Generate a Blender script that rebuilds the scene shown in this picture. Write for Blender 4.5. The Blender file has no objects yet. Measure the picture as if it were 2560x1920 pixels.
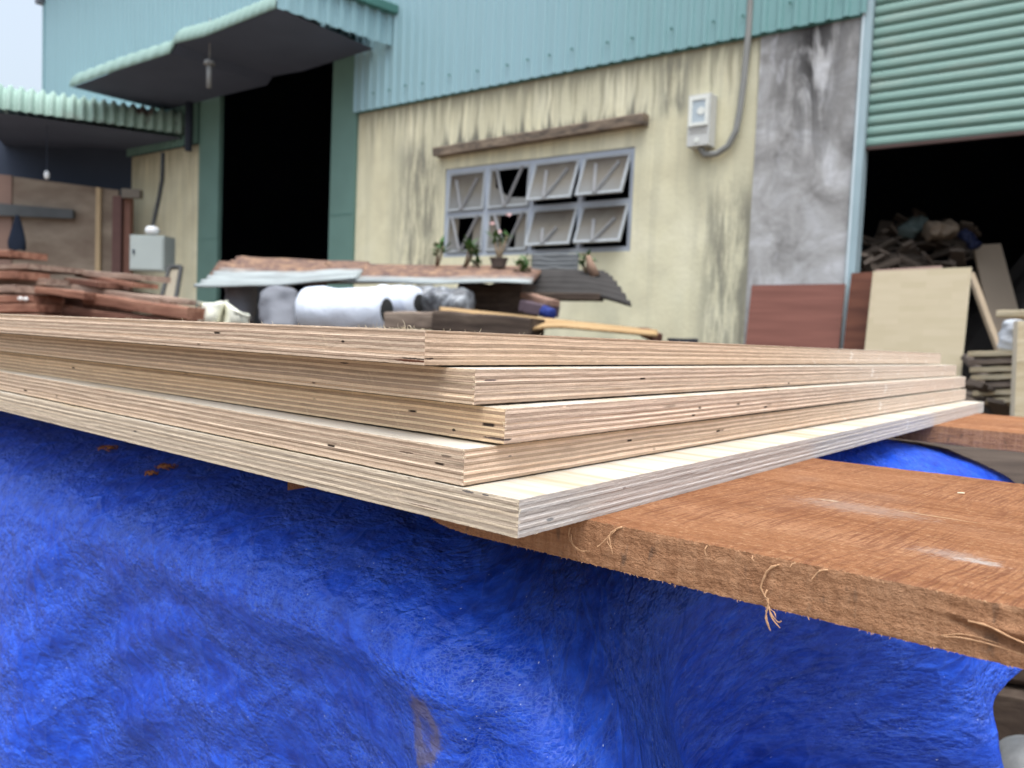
import bpy, math, random
from mathutils import Vector, Matrix, noise as mnoise
sc = bpy.context.scene
C = sc.collection
R = math.radians
CAMH = 1.25
# ------------------------------------------------------------------ camera
PITCH, ROLL, FPX = R(3.37737), R(2.38462), 1980.79
fw = Vector((0, math.cos(PITCH), -math.sin(PITCH)))
r0 = Vector((1, 0, 0)); u0 = r0.cross(fw)
RV = math.cos(ROLL)*r0 + math.sin(ROLL)*u0
UV_ = -math.sin(ROLL)*r0 + math.cos(ROLL)*u0
cd = bpy.data.cameras.new('camera'); cam = bpy.data.objects.new('camera', cd); C.objects.link(cam)
cam.matrix_world = Matrix(((RV.x, UV_.x, -fw.x, 0), (RV.y, UV_.y, -fw.y, 0), (RV.z, UV_.z, -fw.z, CAMH), (0, 0, 0, 1)))
cd.sensor_width = 36; cd.lens = FPX*36/2560; cd.clip_start = 0.02; cd.clip_end = 500
cd.dof.use_dof = True; cd.dof.focus_distance = 0.42; cd.dof.aperture_fstop = 13.0; cd.dof.aperture_blades = 0
sc.camera = cam
# ------------------------------------------------------------------ sky, sun, exposure
SUN_EL, SUN_AZ = 73, 172          # azimuth clockwise from +Y
w = bpy.data.worlds.new('World'); sc.world = w; w.use_nodes = True
wn = w.node_tree; bg = wn.nodes['Background']
sky = wn.nodes.new('ShaderNodeTexSky'); sky.sky_type = 'NISHITA'; sky.sun_disc = False
sky.sun_elevation = R(SUN_EL); sky.sun_rotation = R(SUN_AZ); sky.air_density = 1.0; sky.dust_density = 4.0; sky.ozone_density = 1.0
hs = wn.nodes.new('ShaderNodeHueSaturation'); hs.inputs['Saturation'].default_value = 0.42; hs.inputs['Value'].default_value = 2.5
wn.links.new(sky.outputs[0], hs.inputs['Color']); tcw = wn.nodes.new('ShaderNodeTexCoord'); sxw = wn.nodes.new('ShaderNodeSeparateXYZ'); mrw = wn.nodes.new('ShaderNodeMapRange'); mxw = wn.nodes.new('ShaderNodeVectorMath'); mxw.operation = 'SCALE'
mrw.inputs['From Min'].default_value = 0; mrw.inputs['From Max'].default_value = 1; mrw.inputs['To Min'].default_value = .55; mrw.inputs['To Max'].default_value = 1.5   # overcast: zenith brighter than horizon
wn.links.new(tcw.outputs['Generated'], sxw.inputs[0]); wn.links.new(sxw.outputs[2], mrw.inputs[0]); wn.links.new(hs.outputs[0], mxw.inputs[0]); wn.links.new(mrw.outputs[0], mxw.inputs['Scale'])
tnw = wn.nodes.new('ShaderNodeVectorMath'); tnw.operation = 'MULTIPLY'; tnw.inputs[1].default_value = (.95, 1.0, 1.01); wn.links.new(mxw.outputs[0], tnw.inputs[0]); wn.links.new(tnw.outputs[0], bg.inputs[0]); bg.inputs[1].default_value = 0.15
sd = bpy.data.lights.new('sun', 'SUN'); sun = bpy.data.objects.new('sun', sd); C.objects.link(sun)
sd.energy = .55; sd.angle = R(40); sd.color = (1, .975, .94)
sv = Vector((math.sin(R(SUN_AZ))*math.cos(R(SUN_EL)), math.cos(R(SUN_AZ))*math.cos(R(SUN_EL)), math.sin(R(SUN_EL))))
sun.rotation_euler = sv.to_track_quat('Z', 'Y').to_euler(); sun.location = (0, -3, 8)
vs = sc.view_settings; vs.view_transform = 'Standard'; vs.look = 'None'; vs.gamma = 1; vs.exposure = -0.17
sc.render.engine = 'CYCLES'; sc.cycles.max_bounces = 6

# ------------------------------------------------------------------ pixel <-> space helpers (photo of 2212 px width)
K = 2560/2212
def ray(u, v):
    return fw + RV*((u*K-1280)/FPX) - UV_*((v*K-960)/FPX)
def at(u, v, Y):                       # point seen at (u,v) at forward distance Y
    d = ray(u, v); p = d*(Y/d.y); return Vector((p.x, p.y, p.z+CAMH))
def onz(u, v, z):                      # z relative to the camera
    d = ray(u, v); p = d*(z/d.z); return Vector((p.x, p.y, p.z+CAMH))
WA = Vector((-1.8949, 9.2984, 0)); WS = Vector((0.80657, -0.59113, 0)); WN = Vector((-0.59113, -0.80657, 0))
def wpt(s, h, o=0.0): return WA + WS*s + WN*o + Vector((0, 0, h))
def onw(u, v, o=0.0):                  # point on the wall plane shifted o towards the camera
    d = ray(u, v); P = WA + WN*o; t = (P.dot(WN))/(d.dot(WN)); q = d*t
    return Vector((q.x, q.y, q.z+CAMH))
def wsh(u, v, o=0.0):
    q = onw(u, v, o); return ((q-WA).dot(WS), q.z)
WM = Matrix(((WS.x, WN.x, 0, WA.x), (WS.y, WN.y, 0, WA.y), (0, 0, 1, 0), (0, 0, 0, 1)))  # local x=s, y=out, z=h (mirrored frame avoided below)
# ------------------------------------------------------------------ object helpers
def tag(o, label=None, cat=None, group=None, kind=None):
    if label: o['label'] = label
    if cat: o['category'] = cat
    if group: o['group'] = group
    if kind: o['kind'] = kind
    return o
def thing(name, label, cat, loc=(0, 0, 0), group=None, M=None):
    o = bpy.data.objects.new(name, None); C.objects.link(o); o.empty_display_size = .1
    if M is not None: o.matrix_world = M
    else: o.location = loc
    return tag(o, label, cat, group)
class MB:
    def __init__(s): s.v = []; s.f = []; s.m = []; s.uv = None
    def quad(s, a, b, c, d, m=0):
        i = len(s.v); s.v += [Vector(a), Vector(b), Vector(c), Vector(d)]; s.f.append((i, i+1, i+2, i+3)); s.m.append(m)
    def box(s, x0, x1, y0, y1, z0, z1, m=0, M=None):
        P = [Vector((x, y, z)) for z in (z0, z1) for y in (y0, y1) for x in (x0, x1)]
        if M is not None: P = [M @ p for p in P]
        i = len(s.v); s.v += P
        for f in ((0, 2, 3, 1), (4, 5, 7, 6), (0, 1, 5, 4), (2, 6, 7, 3), (0, 4, 6, 2), (1, 3, 7, 5)):
            s.f.append(tuple(i+k for k in f)); s.m.append(m)
    def bar(s, p0, p1, w, t, m=0, up=Vector((0, 0, 1)), seg=1, jit=0, seed=0):
        p0 = Vector(p0); p1 = Vector(p1); x = (p1-p0).normalized(); y = up.cross(x)
        if y.length < 1e-4: y = Vector((1, 0, 0)).cross(x)
        y.normalize(); z = x.cross(y); ch = min(w, t)*.1
        prof = [(-w/2+ch, -t/2), (w/2-ch, -t/2), (w/2, -t/2+ch), (w/2, t/2-ch), (w/2-ch, t/2), (-w/2+ch, t/2), (-w/2, t/2-ch), (-w/2, -t/2+ch)]
        i = len(s.v); rnd = random.Random(seed)
        for k in range(seg+1):
            c = p0.lerp(p1, k/seg)
            jy, jz = (rnd.uniform(-jit, jit), rnd.uniform(-jit, jit)) if 0 < k < seg else (0, 0)
            for a, b in prof: s.v.append(c + y*(a+jy) + z*(b+jz))
        for k in range(seg):
            for j in range(8):
                a = i+k*8+j; b = i+k*8+(j+1) % 8; s.f.append((a, a+8, b+8, b)); s.m.append(m)
        s.f.append(tuple(i+j for j in range(8))); s.m.append(m)
        s.f.append(tuple(i+seg*8+7-j for j in range(8))); s.m.append(m)
    def tube(s, pts, rad, n=8, m=0, cap=True):
        pts = [Vector(p) for p in pts]; i = len(s.v); N = len(pts); prev = None
        for k, p in enumerate(pts):
            t = (pts[min(k+1, N-1)]-pts[max(k-1, 0)]).normalized()
            a = prev if prev is not None else (Vector((0, 0, 1)) if abs(t.z) < .9 else Vector((1, 0, 0)))
            a = (a - t*a.dot(t)).normalized(); prev = a; b = t.cross(a)
            r = rad[k] if isinstance(rad, (list, tuple)) else rad
            for j in range(n):
                q = 2*math.pi*j/n; s.v.append(p + a*(r*math.cos(q)) + b*(r*math.sin(q)))
        for k in range(N-1):
            for j in range(n):
                a = i+k*n+j; b = i+k*n+(j+1) % n; s.f.append((a, b, b+n, a+n)); s.m.append(m)
        if cap:
            s.f.append(tuple(i+n-1-j for j in range(n))); s.m.append(m)
            s.f.append(tuple(i+(N-1)*n+j for j in range(n))); s.m.append(m)
    def grid(s, rows, m=0, flip=False):
        i = len(s.v); nr = len(rows); nc = len(rows[0])
        for r in rows: s.v += [Vector(p) for p in r]
        for a in range(nr-1):
            for b in range(nc-1):
                q = (i+a*nc+b, i+a*nc+b+1, i+(a+1)*nc+b+1, i+(a+1)*nc+b)
                s.f.append(q[::-1] if flip else q); s.m.append(m)
    def build(s, name, mats, parent=None, smooth=False, recenter=False, M=None):
        vs_ = s.v; loc = None
        if M is not None:
            Mi = M.inverted(); vs_ = [Mi @ p for p in vs_]
        elif recenter:
            xs = [p.x for p in vs_]; ys = [p.y for p in vs_]; zs = [p.z for p in vs_]
            loc = Vector(((min(xs)+max(xs))/2, (min(ys)+max(ys))/2, min(zs))); vs_ = [p-loc for p in vs_]
        me = bpy.data.meshes.new(name); me.from_pydata([tuple(p) for p in vs_], [], s.f)
        if not isinstance(mats, (list, tuple)): mats = [mats]
        for m_ in mats: me.materials.append(m_)
        me.polygons.foreach_set('material_index', s.m)
        if smooth: me.polygons.foreach_set('use_smooth', [True]*len(s.f))
        if s.uv:
            ul = me.uv_layers.new(name='UVMap'); li = [0]*len(me.loops); me.loops.foreach_get('vertex_index', li)
            fl = []
            for k in li: fl += s.uv[k]
            ul.data.foreach_set('uv', fl)
        me.update()
        o = bpy.data.objects.new(name, me); C.objects.link(o)
        if parent: o.parent = parent
        if M is not None: o.matrix_world = M
        elif loc is not None: o.location = loc
        return o
def fbm(p, oc=4):
    a = 0; k = 1
    for _ in range(oc): a += mnoise.noise(Vector(p)*k)/k; k *= 2
    return a
# ------------------------------------------------------------------ material helpers
class NM:
    def __init__(s, name, rough=.7, spec=.3, metal=0):
        s.m = bpy.data.materials.new(name); s.m.use_nodes = True; s.t = s.m.node_tree
        s.p = s.t.nodes['Principled BSDF']; s.p.inputs['Roughness'].default_value = rough
        s.p.inputs['Specular IOR Level'].default_value = spec; s.p.inputs['Metallic'].default_value = metal
        s._o = None
    def put(s, sock, v):
        if isinstance(v, (int, float)):
            sock.default_value = v
        elif isinstance(v, (tuple, list)):
            if len(sock.default_value) == 4 and len(v) == 3: v = (*v, 1)
            sock.default_value = v
        else: s.t.links.new(v, sock)
    def n(s, ty, ins=None, out=0, **pr):
        nd = s.t.nodes.new(ty)
        for k, v in pr.items(): setattr(nd, k, v)
        for k, v in (ins or {}).items(): s.put(nd.inputs[k], v)
        return nd.outputs[out]
    def ob(s):
        if s._o is None: s._o = s.n('ShaderNodeTexCoord', out=3)
        return s._o
    def uv(s): return s.n('ShaderNodeTexCoord', out=2)
    def sep(s, v):
        nd = s.t.nodes.new('ShaderNodeSeparateXYZ'); s.put(nd.inputs[0], v); return nd.outputs[0], nd.outputs[1], nd.outputs[2]
    def comb(s, x=0., y=0., z=0.): return s.n('ShaderNodeCombineXYZ', {0: x, 1: y, 2: z})
    def ma(s, op, a, b=0., c=None, clamp=False):
        nd = s.t.nodes.new('ShaderNodeMath'); nd.operation = op; nd.use_clamp = clamp
        s.put(nd.inputs[0], a); s.put(nd.inputs[1], b)
        if c is not None: s.put(nd.inputs[2], c)
        return nd.outputs[0]
    def mapp(s, v, scale=(1, 1, 1), loc=(0, 0, 0), rot=(0, 0, 0)):
        return s.n('ShaderNodeMapping', {'Vector': v, 'Scale': scale, 'Location': loc, 'Rotation': rot})
    def noise(s, v, scale=5., detail=3., rough=.5, dist=0., col=False):
        return s.n('ShaderNodeTexNoise', {'Vector': v, 'Scale': scale, 'Detail': detail, 'Roughness': rough, 'Distortion': dist}, out=1 if col else 0)
    def ramp(s, f, *st):
        nd = s.t.nodes.new('ShaderNodeValToRGB'); s.put(nd.inputs[0], f); e = nd.color_ramp.elements
        while len(e) < len(st): e.new(.5)
        for el, (p, c) in zip(e, st):
            el.position = p; el.color = (c, c, c, 1) if isinstance(c, (int, float)) else (*c, 1)
        return nd.outputs[0]
    def step(s, f, a, b):      # smooth 0..1 between a and b
        return s.n('ShaderNodeMapRange', {'Value': f, 'From Min': a, 'From Max': b, 'To Min': 0., 'To Max': 1.}, interpolation_type='SMOOTHSTEP')
    def mix(s, f, a, b, mode='MIX'):
        nd = s.t.nodes.new('ShaderNodeMix'); nd.data_type = 'RGBA'; nd.blend_type = mode
        s.put(nd.inputs[0], f); s.put(nd.inputs[6], a); s.put(nd.inputs[7], b); return nd.outputs[2]
    def bump(s, h, strength=.5, dist=.01):
        s.t.links.new(s.n('ShaderNodeBump', {'Height': h, 'Strength': strength, 'Distance': dist}), s.p.inputs['Normal']); return s
    def col(s, c): s.put(s.p.inputs['Base Color'], c); return s
    def rough(s, c): s.put(s.p.inputs['Roughness'], c); return s
def simple(name, c, var=.25, scale=8., rough=.7, spec=.3, metal=0, bump=.0, bscale=40., bd=.003):
    m = NM(name, rough, spec, metal); n = m.noise(m.ob(), scale, 4.)
    m.col(m.mix(n, tuple(x*(1-var) for x in c), tuple(min(1, x*(1+var)) for x in c)))
    if bump: m.bump(m.noise(m.ob(), bscale, 4.), bump, bd)
    return m.m

# ---- plywood
def ply_edge(name, axis, phase, light, dark, warm, warmamt, seed, T, greyend=0., saw=0.3, marks=()):
    m = NM(name, .75, .2); o = m.ob(); x, y, z = m.sep(o); L = x if axis == 'x' else y
    zz = m.ma('DIVIDE', z, T)
    env = m.ma('MULTIPLY', m.ma('MULTIPLY', zz, m.ma('SUBTRACT', 1., zz)), 4.)
    wv = m.ma('SUBTRACT', m.noise(m.comb(L, seed, 0.), 9., 2.), .5)
    wf = m.ma('SUBTRACT', m.noise(m.comb(L, seed+3, zz), 120., 2.), .5)
    warp = m.ma('MULTIPLY', m.ma('ADD', m.ma('MULTIPLY', wv, 1.8), m.ma('MULTIPLY', wf, .28)), env)
    lay = m.ma('MULTIPLY', m.ma('SUBTRACT', m.noise(m.comb(m.ma('MULTIPLY', L, 1.5), float(seed*1.3), m.ma('MULTIPLY', zz, 6.)), 1., 1.), .5), m.ma('MULTIPLY', env, 1.5))
    wl = m.ma('ADD', m.ma('ADD', m.ma('MULTIPLY', zz, 11.), warp), lay)
    idx = m.ma('FLOOR', wl); fr = m.ma('FRACT', wl)
    par = m.ma('PINGPONG', m.ma('ADD', idx, float(phase)), 1.)
    rnd = m.n('ShaderNodeTexWhiteNoise', {'W': m.ma('ADD', idx, float(seed*17))}, noise_dimensions='1D')
    seg = m.noise(m.comb(m.ma('MULTIPLY', L, 5.), m.ma('MULTIPLY', idx, 3.7), float(seed)), 1., 3., .6)
    seg2 = m.noise(m.comb(m.ma('MULTIPLY', L, 60.), m.ma('MULTIPLY', idx, 5.1), float(seed)), 1., 3., .6)
    c = m.mix(par, light, dark)
    wm = m.step(m.ma('ADD', m.ma('MULTIPLY', rnd, .6), m.ma('MULTIPLY', seg, .8)), .75, 1.15)
    c = m.mix(m.ma('MULTIPLY', wm, warmamt), c, warm)
    br = m.ma('ADD', .55, m.ma('ADD', m.ma('MULTIPLY', seg2, .5), m.ma('MULTIPLY', m.ma('ADD', rnd, seg), .22)))
    spk = m.noise(m.mapp(o, (900, 900, 1400)), 1., 3., .7)
    br = m.ma('MULTIPLY', br, m.ma('ADD', .72, m.ma('MULTIPLY', spk, .56)))
    c = m.mix(1., c, m.comb(br, br, br), 'MULTIPLY')
    glue = m.ma('MULTIPLY', m.ma('SUBTRACT', 1., m.step(m.ma('MINIMUM', fr, m.ma('SUBTRACT', 1., fr)), .02, .13)), .42)
    c = m.mix(glue, c, (.20, .13, .085))
    # pale saw scratches
    sl = m.ma('ADD', m.ma('MULTIPLY', L, 260.), m.ma('MULTIPLY', z, -190. if axis == 'y' else 150.))
    sn = m.noise(m.comb(sl, m.ma('MULTIPLY', z, 40.), 2.), 1., 2., .6)
    pm = m.step(m.noise(m.comb(L, 7., 0.), 14., 2.), .44, .62)
    c = m.mix(m.ma('MULTIPLY', m.ma('MULTIPLY', m.step(sn, .60, .68), pm), saw), c, (.80, .62, .42))
    # voids and knots
    vo = m.noise(m.comb(m.ma('MULTIPLY', L, 45.), m.ma('MULTIPLY', idx, 9.3), float(seed+5)), 1., 1., .5)
    gate = m.step(m.n('ShaderNodeTexWhiteNoise', {'Vector': m.comb(m.ma('FLOOR', m.ma('MULTIPLY', L, 9.)), idx, float(seed))}, noise_dimensions='3D'), .72, .76)
    vm = m.ma('MULTIPLY', m.ma('MULTIPLY', m.step(vo, .70, .74), gate), m.step(m.ma('MULTIPLY', fr, m.ma('SUBTRACT', 1., fr)), .05, .16))
    c = m.mix(vm, c, (.03, .018, .012))
    kn = m.noise(m.comb(m.ma('MULTIPLY', L, 22.), m.ma('MULTIPLY', idx, 4.1), float(seed+9)), 1., 2., .5)
    c = m.mix(m.ma('MULTIPLY', m.step(kn, .66, .8), .55), c, (.17, .12, .085))
    for (l0, z0, rl, rz, mc) in marks:       # single knots, cracks and gaps
        e = m.ma('SQRT', m.ma('ADD', m.ma('POWER', m.ma('DIVIDE', m.ma('SUBTRACT', L, l0), rl), 2.), m.ma('POWER', m.ma('DIVIDE', m.ma('SUBTRACT', z, z0), rz), 2.)))
        e = m.ma('ADD', e, m.ma('MULTIPLY', m.ma('SUBTRACT', m.noise(m.mapp(o, (400, 400, 900)), 1., 3., .7), .5), 1.3))
        c = m.mix(m.ma('MULTIPLY', m.step(e, 1.05, .75), .92), c, mc)
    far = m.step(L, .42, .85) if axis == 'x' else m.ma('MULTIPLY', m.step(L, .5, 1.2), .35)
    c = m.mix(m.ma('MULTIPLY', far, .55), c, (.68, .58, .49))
    if axis == 'x':
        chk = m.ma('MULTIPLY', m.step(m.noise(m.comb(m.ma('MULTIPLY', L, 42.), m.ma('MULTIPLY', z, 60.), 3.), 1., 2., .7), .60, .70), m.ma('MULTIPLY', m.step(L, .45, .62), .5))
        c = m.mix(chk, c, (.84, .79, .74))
    if greyend: c = m.mix(greyend, c, (.50, .50, .50))  # grey mix puts cool sky light on the lowest sheet's right edge into the colour
    m.col(c)
    h = m.ma('ADD', m.ma('MULTIPLY', par, .35), m.ma('MULTIPLY', spk, .8))
    m.bump(m.ma('SUBTRACT', h, m.ma('MULTIPLY', vm, 3.)), .55, .0004)
    return m.m
def veneer(name, seed):
    m = NM(name, .6, .25); o = m.mapp(m.ob(), (1, 1, 1), (seed, seed*2, 0))
    a = m.noise(m.mapp(o, (70, 3.2, 1)), 1., 3., .6, .6)
    g = m.noise(m.mapp(o, (600, 12, 1)), 1., 2.)
    c = m.ramp(a, (.36, (.43, .335, .225)), (.48, (.51, .455, .385)), (.62, (.55, .505, .45)))
    c = m.mix(m.ma('MULTIPLY', g, .25), c, (.78, .68, .52)); m.col(c); m.bump(g, .15, .0003); return m.m
LT, DK, OR = (.66, .50, .37), (.42, .295, .215), (.60, .37, .20)
LR, DR = (.70, .51, .37), (.43, .305, .215)
BT = .0175
boards = [  # x, y, yaw, z top rel cam, tilt x, tilt y
 (-.04350, .3882, .6773, .0019, .0008, .0003),
 (-.01830, .3894, .6795, -.0166, .0005, -.0007),
 (-.00270, .3869, .6794, -.0352, .0004, -.0012),
 (-.02110, .3725, .6884, -.0539, -.0005, .0011),
 (.00540, .3493, .6819, -.0722, -.0012, .0004)]
blab = ['topmost plywood sheet of the pale stack, with white fibres curling off its upper edge',
        'second plywood sheet from the top, its near corner just right of the topmost corner',
        'third plywood sheet from the top, yellowish edge with a dark mark at its lower corner',
        'fourth plywood sheet from the top, its corner set back left above the lowest sheet',
        'lowest plywood sheet of the stack, greyer edges, resting on the red brown planks']
pal = [  # left light, left dark, right light, right dark, warmamt, greyR, greyL
 (LT, DK, LR, DR, .25, 0, 0), ((.66, .50, .355), (.42, .30, .215), (.66, .50, .385), (.42, .31, .235), .25, 0, 0),
 ((.69, .505, .325), (.43, .295, .195), (.67, .51, .40), (.42, .305, .235), .35, 0, 0),
 ((.65, .50, .37), (.41, .295, .215), (.69, .505, .375), (.41, .295, .21), .12, 0, .0),
 ((.62, .50, .36), (.40, .305, .22), (.55, .48, .43), (.42, .335, .28), .12, .34, .12)]
DKM, RDM, VOI = (.05, .035, .035), (.16, .055, .03), (.02, .012, .01)
MKL = {0: [(.008, .0030, .011, .0004, VOI), (.010, .0018, .012, .0007, RDM), (.062, .0095, .0016, .0007, VOI)], 1: [(.10, .0155, .004, .0005, DKM)], 2: [(.006, .0022, .009, .0006, DKM), (.034, .0035, .0014, .0008, VOI)],
       3: [(.040, .0110, .006, .0005, (.13, .085, .06)), (.012, .0128, .004, .0006, (.17, .12, .09))], 4: [(.031, .0164, .004, .0006, DKM), (.020, .0166, .0025, .0005, DKM), (.06, .0045, .012, .0003, (.18, .10, .06))]}
MKR = {0: [(.0035, .0032, .004, .0005, VOI)], 1: [(.012, .0120, .006, .0005, (.12, .09, .09))], 2: [(.0025, .0022, .0035, .0006, DKM), (.05, .0166, .002, .0005, (.75, .55, .42))], 3: [(.034, .0112, .0015, .0005, (.25, .19, .15))], 4: [(.024, .0050, .003, .0008, VOI), (.09, .0120, .002, .0008, (.2, .13, .1))]}
def make_board(i):
    x, y, a, zt, tx, ty = boards[i]
    dr = Vector((math.sin(a), math.cos(a), tx)).normalized(); dl = Vector((-math.cos(a), math.sin(a), ty)).normalized()
    up = dr.cross(dl).normalized(); T = BT
    org = Vector((x, y, zt+CAMH)) - up*T
    M = Matrix(((dr.x, dl.x, up.x, org.x), (dr.y, dl.y, up.y, org.y), (dr.z, dl.z, up.z, org.z), (0, 0, 0, 1)))
    LA, LB = 1.22, 2.44; NZ = 33
    def spread(Ln, n): return [Ln*((k/n)**2.2*.75+(k/n)*.25*1.0) if k < n else Ln for k in range(n+1)]
    xs = spread(LA, 260); ys = spread(LB, 420); zs = [T*k/NZ for k in range(NZ+1)]
    mb = MB(); rnd = random.Random(i*7+1)
    plyoff = [rnd.uniform(-.00022, .00022) for _ in range(12)]
    def rel(l, k, s):
        q = min(10, int(zs[k]/T*11*.9999)); e = plyoff[q]+mnoise.noise(Vector((l*40, q*5.3+s, i*3)))*.00022+mnoise.noise(Vector((l*300, zs[k]*900, s+i)))*.00013
        if k in (0, NZ): e -= abs(mnoise.noise(Vector((l*220, k, s+i*5))))*.0005
        return e
    # edge facing the viewer on the right (plane y=0), on the left (plane x=0)
    def corner_pull(l, k, s): return -math.exp(-l/.0006)*(.0001+.0006*max(0, mnoise.noise(Vector((zs[k]*420, s, i*9.1)))))
    def zj(l, k, s):
        z = zs[k]
        if k == NZ: z -= abs(mnoise.noise(Vector((l*160, s, i*2.2))))*.00022
        if k == 0: z += abs(mnoise.noise(Vector((l*160, s+4, i*2.2))))*.00025
        return z
    ex = [[Vector((xv, -(rel(xv, k, 1) if 0 < a_ < len(xs)-1 else 0)-corner_pull(xv, k, 3), zj(xv, k, 1))) for a_, xv in enumerate(xs)] for k in range(NZ+1)]
    ey = [[Vector((-(rel(yv, k, 2) if 0 < a_ < len(ys)-1 else 0)-corner_pull(yv, k, 3), yv, zj(yv, k, 2))) for a_, yv in enumerate(ys)] for k in range(NZ+1)]
    for k in range(NZ+1):
        cc = Vector((ey[k][0].x, ex[k][0].y, zs[k] if 0 < k < NZ else ex[k][0].z)); ex[k][0] = cc.copy(); ey[k][0] = cc.copy()
    mb.grid(ex, 0); mb.grid(ey, 1, flip=True)
    mb.grid([[Vector((LA, yv, z)) for yv in (0, LB)] for z in (0, T)], 1); mb.grid([[Vector((xv, LB, z)) for xv in (0, LA)] for z in (0, T)], 0, flip=True)
    p = pal[i]
    m_r = ply_edge('ply_edge_short_%d' % i, 'x', 1, p[2], p[3], OR, p[4]*.35, i*2.3+1, T, p[5], .12, MKR.get(i, ()))
    m_l = ply_edge('ply_edge_long_%d' % i, 'y', 0, p[0], p[1], OR, p[4], i*3.1+2, T, p[6], .35, MKL.get(i, ()))
    root = thing('plywood_board', blab[i], 'plywood sheet', group='plywood sheets in the fanned stack', M=M)
    core = mb.build('core', [m_r, m_l]); core.parent = root; core.matrix_parent_inverse.identity()
    vn = veneer('birch_veneer_%d' % i, i*1.7)
    for nm, k, flip in (('face_veneer', NZ, False), ('back_veneer', 0, True)):
        t = MB(); per = [ex[k][j] for j in range(0, len(xs))]; per2 = [ey[k][j] for j in range(1, len(ys))][::-1]
        ring = per + [Vector((LA, LB, zs[k]))] + per2
        ctr = Vector((LA/2, LB/2, zs[k])); n = len(ring)
        t.v = [ctr]+ring
        for j in range(n):
            f = (0, 1+j, 1+(j+1) % n); t.f.append(f[::-1] if flip else f); t.m.append(0)
        o = t.build(nm, vn); o.parent = root
    return root, M
BM = []
for i in range(5): BM.append(make_board(i))
# ---- fibres curling off the sheet edges
fib_m = simple('pale_wood_fibre', (.78, .66, .48), .2, 200)
def fibres(i, lst, nm='loose_fibres'):
    mb = MB(); root, M = BM[i]
    for (side, l, z, ln, ang, cr, rr) in lst:
        b = Vector((l, .0, z)) if side == 'x' else Vector((.0, l, z))
        out = Vector((0, -1, 0)) if side == 'x' else Vector((-1, 0, 0)); al = Vector((1, 0, 0)) if side == 'x' else Vector((0, 1, 0))
        pts = []
        for k in range(7):
            t = k/6; q = ang+cr*t
            pts.append(b + al*(ln*t*math.cos(q)) + Vector((0, 0, 1))*(ln*t*math.sin(q)) + out*(ln*.25*t))
        mb.tube(pts, [rr*(1-.6*k/6) for k in range(7)], 4)
    if mb.v:
        o = mb.build(nm, fib_m); o.parent = root; o['kind'] = 'stuff'
rn = random.Random(5); tr = []
for k in range(70):
    l = rn.choice([rn.uniform(.0, .35), rn.uniform(.0, .06), rn.uniform(.01, .03)])
    tr.append(('y', l, BT-.0001, rn.uniform(.0006, .0020)*(1+l), rn.uniform(.1, 3.0), rn.uniform(-1.8, 1.8), .00009*(1+l)))
tr += [('y', .0145, BT, .0045, 2.3, -.9, .00011), ('y', .012, BT, .0035, .6, 2.4, .00012), ('y', .016, BT, .003, 1.2, 1.6, .0001), ('y', .0105, BT, .0025, 2.9, -2, .0001),
       ('y', .035, BT, .0045, 1.4, .5, .00009), ('x', .04, BT, .0022, .7, .5, .0001), ('y', .01, BT, .004, 3.1, -.5, .0001), ('y', .018, BT, .003, .2, 1.2, .0001)]
for k in range(25): tr.append(('x', rn.uniform(0, .4), BT-.0001, rn.uniform(.0006, .0016), rn.uniform(.1, 3), rn.uniform(-1.5, 1.5), .00009))
fibres(0, tr)
for i in range(1, 5):
    tr = []
    for k in range(34):
        tr.append((rn.choice('xy'), rn.uniform(0, .3), rn.choice([BT-.0001, .0001, rn.uniform(0, BT)]), rn.uniform(.0006, .0017), rn.uniform(-1.5, 3), rn.uniform(-1.5, 1.5), .00009))
    for k in range(8): tr.append((rn.choice('xy'), .0003, rn.uniform(.002, BT), .0012, rn.uniform(-.6, .6), 1, .00013))
    fibres(i, tr)

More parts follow.
